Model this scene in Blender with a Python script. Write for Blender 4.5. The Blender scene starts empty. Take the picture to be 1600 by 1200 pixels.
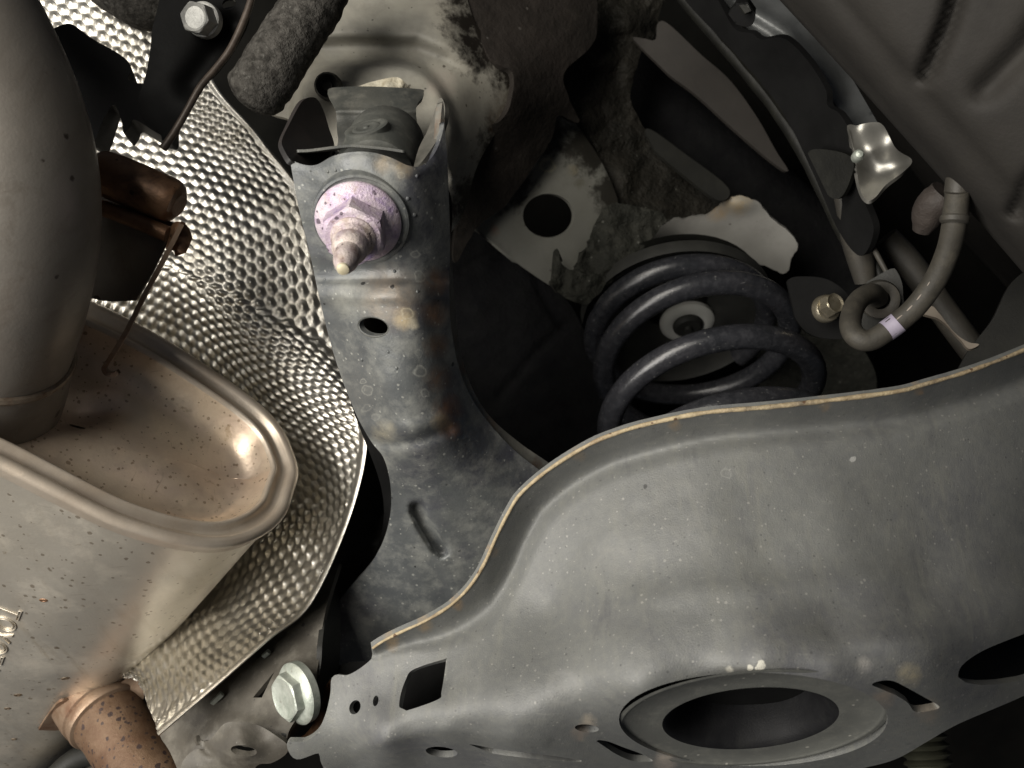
import bpy, math, random
import numpy as np
from mathutils import Vector, Matrix
from mathutils.geometry import delaunay_2d_cdt

random.seed(7)
rng = np.random.default_rng(7)
scn = bpy.context.scene
COL = scn.collection

# ------------------------------------------------------------------ camera
F = 1386.0                       # focal length in photo pixels (1600 x 1200 frame)
PITCH = math.radians(37)         # camera looks up under the car
CAM = np.array([0.0, 0.0, 1.0])
RIGHT = np.array([1.0, 0.0, 0.0])
FWD = np.array([0.0, math.cos(PITCH), math.sin(PITCH)])
UP = np.array([0.0, -math.sin(PITCH), math.cos(PITCH)])

cam_data = bpy.data.cameras.new('camera')
cam = bpy.data.objects.new('camera', cam_data)
COL.objects.link(cam)
cam.location = CAM
cam.rotation_euler = (math.radians(90) + PITCH, 0, 0)
cam_data.sensor_width = 36.0
cam_data.lens = 36.0 * F / 1600.0
cam_data.clip_start = 0.01
cam_data.clip_end = 50
cam_data.dof.use_dof = True
cam_data.dof.focus_distance = 0.43
cam_data.dof.aperture_fstop = 11
scn.camera = cam

# ------------------------------------------------------------------ world and lamps
world = bpy.data.worlds.new('World')
scn.world = world
world.use_nodes = True
bg = world.node_tree.nodes['Background']
bg.inputs['Color'].default_value = (0.80, 0.86, 1.0, 1)
bg.inputs['Strength'].default_value = 0.035


def C2W(v):
    v = np.asarray(v, float)
    return CAM + v[..., 0:1] * RIGHT + v[..., 1:2] * UP + v[..., 2:3] * FWD


def CV(v):                       # camera-frame direction -> world direction
    v = np.asarray(v, float)
    w = v[0] * RIGHT + v[1] * UP + v[2] * FWD
    return w / np.linalg.norm(w)


def area_light(name, pos, target, size, energy, color, size_y=None):
    ld = bpy.data.lights.new(name, 'AREA')
    ld.shape = 'RECTANGLE'
    ld.size = size
    ld.size_y = size_y or size
    ld.energy = energy
    ld.color = color
    o = bpy.data.objects.new(name, ld)
    COL.objects.link(o)
    p = C2W(np.array([pos]))[0]
    t = C2W(np.array([target]))[0]
    o.location = p
    o.rotation_euler = Vector(t - p).to_track_quat('-Z', 'Y').to_euler()
    return o


area_light('workshop_or_fill_lamp', (-0.52, 0.30, -0.30), (-0.08, -0.05, 0.45), 0.60, 9.5, (1.0, 0.95, 0.86), 0.45)
area_light('workshop_or_fill_lamp', (-0.80, -0.22, -0.35), (-0.2, -0.1, 0.45), 0.6, 12.5, (1.0, 0.96, 0.90), 0.45)  # added fill lamp, brightens the muffler from the left

scn.view_settings.view_transform = 'Standard'
scn.view_settings.look = 'None'
scn.view_settings.gamma = 1.0
scn.view_settings.use_curve_mapping = False
scn.view_settings.exposure = 0.0
scn.render.engine = 'CYCLES'
scn.cycles.use_denoising = True
scn.cycles.max_bounces = 8


# ------------------------------------------------------------------ small maths
def P(px, py, d):
    px = np.asarray(px, float); py = np.asarray(py, float); d = np.asarray(d, float)
    return C2W(np.stack([(px - 800) / F * d, (600 - py) / F * d, d], -1))


def cr_seg(p, n):
    """Catmull-Rom through the points p (open), n samples per segment."""
    p = np.asarray(p, float)
    if len(p) == 2:
        t = np.linspace(0, 1, n + 1)[:, None]
        return p[0] * (1 - t) + p[1] * t
    q = np.vstack([2 * p[0] - p[1], p, 2 * p[-1] - p[-2]])
    out = []
    for i in range(len(p) - 1):
        p0, p1, p2, p3 = q[i:i + 4]
        t = np.linspace(0, 1, n, endpoint=False)[:, None]
        out.append(0.5 * ((2 * p1) + (-p0 + p2) * t + (2 * p0 - 5 * p1 + 4 * p2 - p3) * t ** 2 + (-p0 + 3 * p1 - 3 * p2 + p3) * t ** 3))
    out.append(p[-1:])
    return np.vstack(out)


def resample(p, step=None, n=None):
    p = np.asarray(p, float)
    d = np.r_[0, np.cumsum(np.linalg.norm(np.diff(p[:, :2] if p.shape[1] == 2 else p, axis=0), axis=1))]
    keep = np.r_[True, np.diff(d) > 1e-12]
    p, d = p[keep], d[keep]
    if n is None:
        n = max(2, int(round(d[-1] / step)) + 1)
    s = np.linspace(0, d[-1], n)
    return np.stack([np.interp(s, d, p[:, k]) for k in range(p.shape[1])], -1)


def spline(pts, step=6.0, closed=False):
    """Smooth 2-D curve; a point given twice in a row is a sharp corner."""
    pts = [tuple(map(float, q)) for q in pts]
    if closed:
        corner = [i for i in range(len(pts)) if pts[i] == pts[i - 1]]
        if corner:
            pts = pts[corner[0]:] + pts[:corner[0]]
            pts.append(pts[0])
            runs, cur = [], [pts[0]]
            for a, b in zip(pts, pts[1:]):
                if a == b:
                    if len(cur) > 1:
                        runs.append(cur)
                    cur = [b]
                else:
                    cur.append(b)
            if len(cur) > 1:
                runs.append(cur)
            out = [resample(cr_seg(r, 10), step)[:-1] for r in runs]
            return np.vstack(out)
        ext = pts[-3:] + pts + pts[:3]
        c = cr_seg(ext, 10)[30:-30]
        c = c[:10 * len(pts) + 1]
        return resample(c, step)[:-1]
    runs, cur = [], [pts[0]]
    for a, b in zip(pts, pts[1:]):
        if a == b:
            runs.append(cur); cur = [b]
        else:
            cur.append(b)
    runs.append(cur)
    out = [resample(cr_seg(r, 10), step) for r in runs if len(r) > 1]
    return np.vstack([out[0]] + [o[1:] for o in out[1:]])


def ellipse(cx, cy, a, b, rot=0, n=28, pw=2.0):
    t = np.linspace(0, 2 * np.pi, n, endpoint=False)
    c, s = np.cos(t), np.sin(t)
    x = a * np.sign(c) * np.abs(c) ** (2 / pw); y = b * np.sign(s) * np.abs(s) ** (2 / pw)
    r = math.radians(rot)
    return np.stack([cx + x * math.cos(r) - y * math.sin(r), cy + x * math.sin(r) + y * math.cos(r)], -1)


def inside(pts, poly):
    x, y = pts[:, 0], pts[:, 1]
    res = np.zeros(len(pts), bool)
    x0, y0 = poly[:, 0], poly[:, 1]
    x1, y1 = np.roll(x0, -1), np.roll(y0, -1)
    for a, b, c, d in zip(x0, y0, x1, y1):
        if b == d:
            continue
        m = ((b > y) != (d > y)) & (x < (c - a) * (y - b) / (d - b) + a)
        res ^= m
    return res


def dist_poly(x, y, poly, closed=False):
    poly = np.asarray(poly, float)
    q = np.vstack([poly, poly[:1]]) if closed else poly
    best = np.full(np.shape(x), 1e9)
    for a, b in zip(q[:-1], q[1:]):
        d = b - a
        L = max(d @ d, 1e-9)
        t = np.clip(((x - a[0]) * d[0] + (y - a[1]) * d[1]) / L, 0, 1)
        best = np.minimum(best, np.hypot(x - a[0] - t * d[0], y - a[1] - t * d[1]))
    return best


def tps(ctrl):
    c = np.asarray(ctrl, float)
    xy = c[:, :2] / 1000.0
    def U(r):
        return np.where(r > 1e-9, r * r * np.log(r + 1e-12), 0)
    n = len(c)
    K = U(np.linalg.norm(xy[:, None] - xy[None], axis=2)) + 1e-5 * np.eye(n)
    Pm = np.c_[np.ones(n), xy]
    A = np.zeros((n + 3, n + 3)); A[:n, :n] = K; A[:n, n:] = Pm; A[n:, :n] = Pm.T
    w = np.linalg.solve(A, np.r_[c[:, 2], 0, 0, 0])
    def f(x, y):
        x = np.asarray(x, float) / 1000; y = np.asarray(y, float) / 1000
        r = np.hypot(x[..., None] - xy[:, 0], y[..., None] - xy[:, 1])
        return U(r) @ w[:n] + w[n] + w[n + 1] * x + w[n + 2] * y
    return f


def fbm(x, y, seed=0, scale=1.0, octaves=4):
    r = np.random.default_rng(seed)
    v = np.zeros(np.shape(x)); amp = 1.0; s = scale
    for o in range(octaves):
        for k in range(5):
            a = r.uniform(0, 2 * np.pi); ph = r.uniform(0, 2 * np.pi); f = s * r.uniform(0.6, 1.5)
            v = v + amp * np.sin((x * np.cos(a) + y * np.sin(a)) * f + ph) / 5 * 1.6
        amp *= 0.5; s *= 2.1
    return v


def sstep(t):
    t = np.clip(t, 0, 1)
    return t * t * (3 - 2 * t)


# ------------------------------------------------------------------ objects
def link_mesh(name, verts, faces, mat, parent=None, uv=None, smooth=True, origin=None, crease=None):
    verts = np.asarray(verts, float)
    if parent is not None:
        org = np.array(parent['_org'])
    else:
        org = np.array(origin) if origin is not None else verts.mean(0)
    me = bpy.data.meshes.new(name)
    me.from_pydata((verts - org).tolist(), [], [list(map(int, f)) for f in faces])
    me.materials.append(mat)
    if uv is not None:
        lay = me.uv_layers.new(name='trace')
        li = np.zeros(len(me.loops), int)
        me.loops.foreach_get('vertex_index', li)
        lay.data.foreach_set('uv', np.asarray(uv, float)[li].ravel())
    me.polygons.foreach_set('use_smooth', [smooth] * len(me.polygons))
    me.update()
    if crease is not None and smooth:
        me.set_sharp_from_angle(angle=math.radians(crease))
    o = bpy.data.objects.new(name, me)
    COL.objects.link(o)
    if parent is not None:
        o.parent = parent
        if parent.type == 'MESH':
            o.location = (0, 0, 0)
    else:
        o.location = org
    o['_org'] = [float(v) for v in org]
    return o


def thing(name, label, cat, base, group=None):
    o = bpy.data.objects.new(name, None)
    COL.objects.link(o)
    o.location = base
    o.empty_display_size = 0.02
    o['_org'] = [float(v) for v in base]
    o['label'] = label
    o['category'] = cat
    if group:
        o['group'] = group
    return o


def tag(o, label, cat=None, group=None, kind=None):
    o['label'] = label
    if cat: o['category'] = cat
    if group: o['group'] = group
    if kind: o['kind'] = kind
    return o


def solidify(V, faces, thick):
    """front sheet V/faces -> closed shell of the given thickness, away from the camera."""
    V = np.asarray(V); faces = np.asarray(faces)
    n = len(V)
    N = np.zeros_like(V)
    fn = np.cross(V[faces[:, 1]] - V[faces[:, 0]], V[faces[:, 2]] - V[faces[:, 0]])
    view = V[faces].mean(1) - CAM
    flip = (fn * view).sum(1) > 0
    faces = faces.copy()
    faces[flip] = faces[flip][:, ::-1]
    fn[flip] *= -1
    for k in range(3):
        np.add.at(N, faces[:, k], fn)
    N /= np.maximum(np.linalg.norm(N, axis=1, keepdims=True), 1e-15)
    B = V - N * thick
    e = {}
    for a, b, c in faces:
        for u, v in ((a, b), (b, c), (c, a)):
            e[(u, v)] = 1
    border = [(u, v) for (u, v) in e if (v, u) not in e]
    ids = {}
    R, rid = [], []
    def rv(i, back):
        key = (i, back)
        if key not in ids:
            ids[key] = 2 * n + len(R)
            R.append(B[i] if back else V[i]); rid.append(i)
        return ids[key]
    out = [tuple(f) for f in faces] + [(a + n, c + n, b + n) for a, b, c in faces]
    for u, v in border:
        out.append((rv(v, 0), rv(u, 0), rv(u, 1), rv(v, 1)))
    VV = np.vstack([V, B] + ([np.array(R)] if R else []))
    idx = np.r_[np.arange(n), np.arange(n), np.array(rid, int)]
    return VV, out, idx


def sheet(name, outline, depth, mat, parent=None, holes=(), step=8.0, thick=0.002, relief=None, lines=(), origin=None):
    """Pressed sheet of metal: outline and holes traced, its depth given by control points + relief."""
    outline = np.asarray(outline, float)
    hs = [np.asarray(h, float) for h in holes]
    lo, hi = outline.min(0), outline.max(0)
    gx = np.arange(lo[0], hi[0], step)
    gy = np.arange(lo[1], hi[1], step * 0.87)
    X, Y = np.meshgrid(gx, gy)
    X = X + (np.arange(len(gy)) % 2)[:, None] * step / 2
    pts = np.c_[X.ravel(), Y.ravel()]
    pts = pts[inside(pts, outline)]
    m = dist_poly(pts[:, 0], pts[:, 1], outline, True) > step * 0.45
    for h in hs:
        m &= ~inside(pts, h)
        m &= dist_poly(pts[:, 0], pts[:, 1], h, True) > step * 0.4
    pts = pts[m]
    allp = [outline] + hs + [pts]
    edges, off = [], 0
    for loop in [outline] + hs:
        k = len(loop)
        edges += [(off + i, off + (i + 1) % k) for i in range(k)]
        off += k
    allp = np.vstack(allp)
    r = delaunay_2d_cdt([Vector(p) for p in allp], edges, [], 0, 1e-4)
    v2 = np.array([(v.x, v.y) for v in r[0]])
    tri = np.array([f for f in r[2] if len(f) == 3])
    cen = v2[tri].mean(1)
    ok = inside(cen, outline)
    for h in hs:
        ok &= ~inside(cen, h)
    tri = tri[ok]
    used = np.unique(tri)
    remap = -np.ones(len(v2), int); remap[used] = np.arange(len(used))
    v2 = v2[used]; tri = remap[tri]
    df = depth if callable(depth) else tps(depth)
    d = df(v2[:, 0], v2[:, 1])
    if relief is not None:
        d = d + relief(v2[:, 0], v2[:, 1])
    V = P(v2[:, 0], v2[:, 1], d)
    VV, faces, idx = solidify(V, tri, thick)
    uv = np.c_[v2[:, 0] / 1000, v2[:, 1] / 1000][idx]
    return link_mesh(name, VV, faces, mat, parent, uv=uv, origin=origin)


def sweep(path, rad, seg=16, caps=True, squash=None):
    """Tube along 3-D points (world)."""
    p = np.asarray(path, float)
    n = len(p)
    rad = np.broadcast_to(np.asarray(rad, float), (n,))
    T = np.gradient(p, axis=0)
    T /= np.linalg.norm(T, axis=1, keepdims=True)
    up = np.array([0.13, 0.31, 0.94])
    if abs(up @ T[0]) > 0.9:
        up = np.array([1.0, 0.1, 0.0])
    A = np.zeros_like(p)
    a = up - (up @ T[0]) * T[0]
    for i in range(n):
        a = a - (a @ T[i]) * T[i]
        a /= np.linalg.norm(a)
        A[i] = a
    Bv = np.cross(T, A)
    t = np.linspace(0, 2 * np.pi, seg, endpoint=False)
    V = (p[:, None] + rad[:, None, None] * (np.cos(t)[None, :, None] * A[:, None] + np.sin(t)[None, :, None] * Bv[:, None])).reshape(-1, 3)
    faces = []
    for i in range(n - 1):
        for j in range(seg):
            k = (j + 1) % seg
            faces.append((i * seg + j, i * seg + k, (i + 1) * seg + k, (i + 1) * seg + j))
    if caps:
        b = len(V)
        V = np.vstack([V, V[:seg], V[(n - 1) * seg:n * seg]])
        faces.append(tuple(b + j for j in range(seg))[::-1])
        faces.append(tuple(b + seg + j for j in range(seg)))
    return V, faces


def tube(name, pts, rad, mat, parent=None, seg=18, step=0.004, origin=None, radf=None, noise=0.0, seed=0):
    """pts: (px, py, depth) control points; rad in metres (number or one per control point)."""
    pts = np.asarray(pts, float)
    w = P(pts[:, 0], pts[:, 1], pts[:, 2])
    r = np.broadcast_to(np.asarray(rad, float), (len(pts),))
    c = cr_seg(np.c_[w, r], 12)
    d = np.r_[0, np.cumsum(np.linalg.norm(np.diff(c[:, :3], axis=0), axis=1))]
    n = max(4, int(d[-1] / step))
    s = np.linspace(0, d[-1], n)
    c = np.stack([np.interp(s, d, c[:, k]) for k in range(4)], -1)
    rr = c[:, 3]
    if radf is not None:
        rr = rr * radf(s / d[-1], s)
    V, faces = sweep(c[:, :3], rr, seg)
    if noise:
        cen = c[:, :3].repeat(seg, 0)
        body = V[:len(cen)]
        nn = fbm(np.arange(len(cen)) // seg * step * 1000, (np.arange(len(cen)) % seg) * 6.28 / seg * 8, seed, 0.25, 3)
        dirv = body - cen
        body = cen + dirv * (1 + noise * nn)[:, None]
        V = np.vstack([body, V[len(cen):]])
        V[len(cen):len(cen) + seg] = body[:seg]
        V[len(cen) + seg:] = body[-seg:]
    return link_mesh(name, V, faces, mat, parent, origin=origin, crease=60)


def frame_of(axis, ref=None):
    a = np.asarray(axis, float); a = a / np.linalg.norm(a)
    r = np.asarray(ref if ref is not None else (0.2, 0.5, 0.84), float)
    u = r - (r @ a) * a
    u /= np.linalg.norm(u)
    return a, u, np.cross(a, u)


def lathe(name, centre, axis, prof, mat, parent=None, seg=48, origin=None, ref=None, crease=35, wob=0, seed=0, sx=1.0, relief=None):
    """profile [(radius, height along axis)] turned about an axis (world)."""
    a, u, v = frame_of(axis, ref)
    t = np.linspace(0, 2 * np.pi, seg, endpoint=False)
    prof = np.asarray(prof, float)
    R = prof[:, 0][:, None] * np.ones(seg)
    H = prof[:, 1][:, None] * np.ones(seg)
    if relief is not None:
        dr, dh = relief(R, H, t[None, :] * np.ones_like(R))
        R = R + dr; H = H + dh
    if wob:
        R = R * (1 + wob * fbm(np.cos(t)[None] * 3 + 0 * R, np.sin(t)[None] * 3 + prof[:, 1][:, None] * 200, seed, 1.0, 3))
    V = np.asarray(centre)[None, None] + (R * np.cos(t) * sx)[..., None] * u + (R * np.sin(t))[..., None] * v + H[..., None] * a
    V = V.reshape(-1, 3)
    faces = []
    for i in range(len(prof) - 1):
        for j in range(seg):
            k = (j + 1) % seg
            faces.append((i * seg + j, i * seg + k, (i + 1) * seg + k, (i + 1) * seg + j))
    if prof[0, 0] > 1e-6 and prof[0, 0] < 0.5:
        pass
    return link_mesh(name, V, faces, mat, parent, origin=origin, crease=crease)


def hex_head(name, centre, axis, across, h, mat, parent=None, ref=None, dome=0.0, dish=0.0):
    """hexagonal head with chamfered corners; base at centre, grows along axis."""
    a, u, v = frame_of(axis, ref)
    Rc = across / math.sqrt(3)
    def ring(rfun, hh, n=36):
        t = np.linspace(0, 2 * np.pi, n, endpoint=False)
        ap = across / 2
        tt = (t + np.pi / 6) % (np.pi / 3) - np.pi / 6
        rr = np.minimum(ap / np.cos(tt), rfun)
        return [np.asarray(centre) + rr[i] * (np.cos(t[i]) * u + np.sin(t[i]) * v) + hh * a for i in range(n)]
    rings = [ring(9, 0), ring(9, h * 0.80), ring(Rc * 0.965, h * 0.92), ring(across / 2 * 0.96, h), ring(across / 2 * 0.75, h - dish), ring(across / 2 * 0.3, h - dish * 1.1 + dome)]
    n = 36
    V = np.array([p for r in rings for p in r] + [np.asarray(centre) + (h - dish * 1.1 + dome) * a])
    faces = []
    for i in range(len(rings) - 1):
        for j in range(n):
            k = (j + 1) % n
            faces.append((i * n + j, i * n + k, (i + 1) * n + k, (i + 1) * n + j))
    b = (len(rings) - 1) * n
    for j in range(n):
        faces.append((b + j, b + (j + 1) % n, len(V) - 1))
    return link_mesh(name, V, faces, mat, parent, crease=25)


def grid_mesh(name, G, mat, parent=None, thick=0.0, uv=None, origin=None, closed=False, crease=None):
    """G[rows, cols, 3] -> surface (optionally with thickness)."""
    r, c = G.shape[:2]
    V = G.reshape(-1, 3)
    I = np.arange(r * c).reshape(r, c)
    cc = c if closed else c - 1
    q = []
    a = I[:-1, :]; 
    J = np.roll(I, -1, 1)
    A, Bq, Cq, D = I[:-1, :cc].ravel(), J[:-1, :cc].ravel(), J[1:, :cc].ravel(), I[1:, :cc].ravel()
    if thick:
        tri = np.vstack([np.c_[A, Bq, Cq], np.c_[A, Cq, D]])
        VV, faces, idx = solidify(V, tri, thick)
        u = uv.reshape(-1, 2)[idx] if uv is not None else None
        return link_mesh(name, VV, faces, mat, parent, uv=u, origin=origin, crease=crease)
    faces = np.c_[A, Bq, Cq, D]
    return link_mesh(name, V, faces, mat, parent, uv=uv.reshape(-1, 2) if uv is not None else None, origin=origin, crease=crease)


# ------------------------------------------------------------------ materials
def lin(c):
    """sRGB 0-255 -> linear."""
    out = []
    for v in c:
        v = v / 255.0
        out.append(v / 12.92 if v <= 0.04045 else ((v + 0.055) / 1.055) ** 2.4)
    return tuple(out)


class NT:
    def __init__(self, name):
        self.m = bpy.data.materials.new(name)
        self.m.use_nodes = True
        self.t = self.m.node_tree
        self.b = self.t.nodes['Principled BSDF']
        self.tc = self.t.nodes.new('ShaderNodeTexCoord')

    def n(self, kind, **kw):
        x = self.t.nodes.new(kind)
        for k, v in kw.items():
            setattr(x, k, v)
        return x

    def l(self, a, b):
        self.t.links.new(a, b)

    def noise(self, scale, detail=6, rough=0.6, vec=None, dist=0.0):
        x = self.n('ShaderNodeTexNoise')
        x.inputs['Scale'].default_value = scale
        x.inputs['Detail'].default_value = detail
        x.inputs['Roughness'].default_value = rough
        x.inputs['Distortion'].default_value = dist
        self.l(vec if vec is not None else self.tc.outputs['Object'], x.inputs['Vector'])
        return x.outputs['Fac']

    def ramp(self, fac, stops):
        r = self.n('ShaderNodeValToRGB')
        e = r.color_ramp.elements
        while len(e) < len(stops):
            e.new(0.5)
        for s, (p, v) in zip(e, stops):
            s.position = p
            s.color = (v, v, v, 1) if not isinstance(v, tuple) else (*v, 1)
        self.l(fac, r.inputs['Fac'])
        return r.outputs['Color']

    def math(self, op, a, b=None, clamp=False):
        x = self.n('ShaderNodeMath', operation=op, use_clamp=clamp)
        for i, v in enumerate((a, b)):
            if v is None: continue
            if isinstance(v, (int, float)): x.inputs[i].default_value = v
            else: self.l(v, x.inputs[i])
        return x.outputs[0]

    def mix(self, fac, a, b):
        x = self.n('ShaderNodeMix', data_type='RGBA')
        for key, v in (('Factor', fac), ('A', a), ('B', b)):
            s = [i for i in x.inputs if i.name == key and i.enabled][0] if key == 'Factor' else [i for i in x.inputs if i.name == key and i.type == 'RGBA'][0]
            if key == 'Factor':
                s = x.inputs[0]
            if isinstance(v, (int, float)): s.default_value = v
            elif isinstance(v, tuple): s.default_value = (*v, 1)
            else: self.l(v, s)
        return [o for o in x.outputs if o.type == 'RGBA'][0]


def material(name, base, base2=None, rough=0.5, metallic=0.0, nscale=40, nlo=0.35, nhi=0.65,
             dust=None, specks=None, scratch=None, spots=None, bump=(0.15, 900), bump2=None, rough_var=0.12,
             stain=None, spec=0.5, coat=0.0, runs=None):
    """procedural surface: two-tone noise, soft dust film, specks, scratches, traced stains, fine relief."""
    k = NT(name)
    b = k.b
    col = k.mix(k.ramp(k.noise(nscale, 5, 0.62), [(nlo, 0.0), (nhi, 1.0)]), base, base2 or base)
    if stain:
        for (scol, scl, lo, hi, amt) in stain:
            f = k.math('MULTIPLY', k.ramp(k.noise(scl, 5, 0.68, dist=0.4), [(lo, 0.0), (hi, 1.0)]), amt)
            col = k.mix(f, col, scol)
    if runs:
        for (rcol, rscale, lo, hi, amt) in runs:
            mp = k.n('ShaderNodeMapping')
            mp.inputs['Scale'].default_value = rscale
            k.l(k.tc.outputs['Object'], mp.inputs['Vector'])
            f = k.math('MULTIPLY', k.ramp(k.noise(1.0, 5, 0.65, vec=mp.outputs[0], dist=0.6), [(lo, 0.0), (hi, 1.0)]), amt)
            f = k.math('MULTIPLY', f, k.ramp(k.noise(16, 3, 0.5), [(0.35, 0.15), (0.65, 1.0)]))
            col = k.mix(f, col, rcol)
    dustf = None
    if dust:
        dcol, dscl, lo, hi, amt = dust
        dustf = k.math('MULTIPLY', k.ramp(k.noise(dscl, 6, 0.72), [(lo, 0.0), (hi, 1.0)]), amt)
        col = k.mix(dustf, col, dcol)
    if scratch:
        scol, amt, direction = scratch
        mp = k.n('ShaderNodeMapping')
        mp.inputs['Scale'].default_value = direction
        mp.inputs['Rotation'].default_value = (0.4, 0.7, 0.5)
        k.l(k.tc.outputs['Object'], mp.inputs['Vector'])
        f = k.math('MULTIPLY', k.ramp(k.noise(1.0, 4, 0.6, vec=mp.outputs[0]), [(0.66, 0.0), (0.74, 1.0)]), amt)
        col = k.mix(f, col, scol)
    metal_mask = None
    if spots:
        nz = k.n('ShaderNodeTexNoise')
        nz.inputs['Scale'].default_value = 70
        nz.inputs['Detail'].default_value = 5
        k.l(k.tc.outputs['UV'], nz.inputs['Vector'])
        off = k.n('ShaderNodeVectorMath', operation='MULTIPLY_ADD')
        off.inputs[1].default_value = (0.014, 0.014, 0)
        k.l(nz.outputs['Color'], off.inputs[0])
        k.l(k.tc.outputs['UV'], off.inputs[2])
        groups = {}
        for (x, y, r, kind, scol, amt) in spots:
            dn = k.n('ShaderNodeVectorMath', operation='DISTANCE')
            k.l(off.outputs[0], dn.inputs[0])
            dn.inputs[1].default_value = (x / 1000 + 0.007, y / 1000 + 0.007, 0)
            q = k.math('DIVIDE', dn.outputs['Value'], 2.0 * r / 1000)
            if kind == 'ring':
                f = k.ramp(q, [(0.0, 0.35), (0.22, 0.12), (0.36, 0.25), (0.46, 1.0), (0.56, 0.15), (0.62, 0.0)])
            elif kind == 'dot':
                f = k.ramp(q, [(0.0, 1.0), (0.40, 0.9), (0.5, 0.0)])
            else:
                f = k.ramp(q, [(0.0, 1.0), (0.2, 0.75), (0.5, 0.0)])
            if kind == 'spray':
                f = k.ramp(k.math('ADD', q, k.math('MULTIPLY', k.math('SUBTRACT', k.noise(120, 5, 0.75), 0.5), 0.9)), [(0.34, 1.0), (0.56, 0.0)])
            f = k.math('MULTIPLY', f, amt)
            if kind == 'blob':
                f = k.math('MULTIPLY', f, k.ramp(k.noise(140, 5, 0.7), [(0.30, 0.15), (0.62, 1.0)]))
            key = (scol, kind)
            groups[key] = k.math('MAXIMUM', groups[key], f) if key in groups else f
        for (scol, kind), f in groups.items():
            col = k.mix(f, col, scol)
    if specks:
        for (pcol, pscl, thr, amt) in specks:
            v = k.n('ShaderNodeTexVoronoi')
            v.inputs['Scale'].default_value = pscl
            k.l(k.tc.outputs['Object'], v.inputs['Vector'])
            sx = k.n('ShaderNodeSeparateColor')
            k.l(v.outputs['Color'], sx.inputs[0])
            lim = k.math('MULTIPLY', k.math('POWER', sx.outputs[0], 14.0), thr)
            wob = k.math('ADD', v.outputs['Distance'], k.math('MULTIPLY', k.math('SUBTRACT', k.noise(pscl * 2.2, 3), 0.5), 0.42))
            f = k.math('MULTIPLY', k.math('MULTIPLY', k.math('SUBTRACT', lim, wob), 14.0, True), amt)
            col = k.mix(f, col, pcol)
    k.l(col, b.inputs['Base Color'])
    rn = k.math('ADD', k.math('MULTIPLY', k.math('SUBTRACT', k.noise(nscale * 2.3, 3), 0.5), rough_var * 2), rough, True)
    if dustf is not None and metallic > 0:
        k.l(k.math('MULTIPLY', k.math('SUBTRACT', 1.0, dustf), metallic), b.inputs['Metallic'])
        rn = k.math('ADD', rn, k.math('MULTIPLY', dustf, 0.35), True)
    else:
        b.inputs['Metallic'].default_value = metallic
    k.l(rn, b.inputs['Roughness'])
    b.inputs['Specular IOR Level'].default_value = spec
    if coat:
        b.inputs['Coat Weight'].default_value = coat
        b.inputs['Coat Roughness'].default_value = 0.2
    h = k.math('MULTIPLY', k.noise(bump[1], 3, 0.7), 1.0)
    bn = k.n('ShaderNodeBump')
    bn.inputs['Strength'].default_value = bump[0]
    bn.inputs['Distance'].default_value = 0.0006
    k.l(h, bn.inputs['Height'])
    last = bn
    if bump2:
        b2 = k.n('ShaderNodeBump')
        b2.inputs['Strength'].default_value = bump2[0]
        b2.inputs['Distance'].default_value = bump2[2] if len(bump2) > 2 else 0.003
        k.l(k.noise(bump2[1], 4, 0.65), b2.inputs['Height'])
        k.l(bn.outputs['Normal'], b2.inputs['Normal'])
        last = b2
    k.l(last.outputs['Normal'], b.inputs['Normal'])
    return k.m


WHITE_DUST = (0.55, 0.54, 0.48)
RUST = (0.20, 0.085, 0.035)
TAN = (0.42, 0.30, 0.17)

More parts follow.
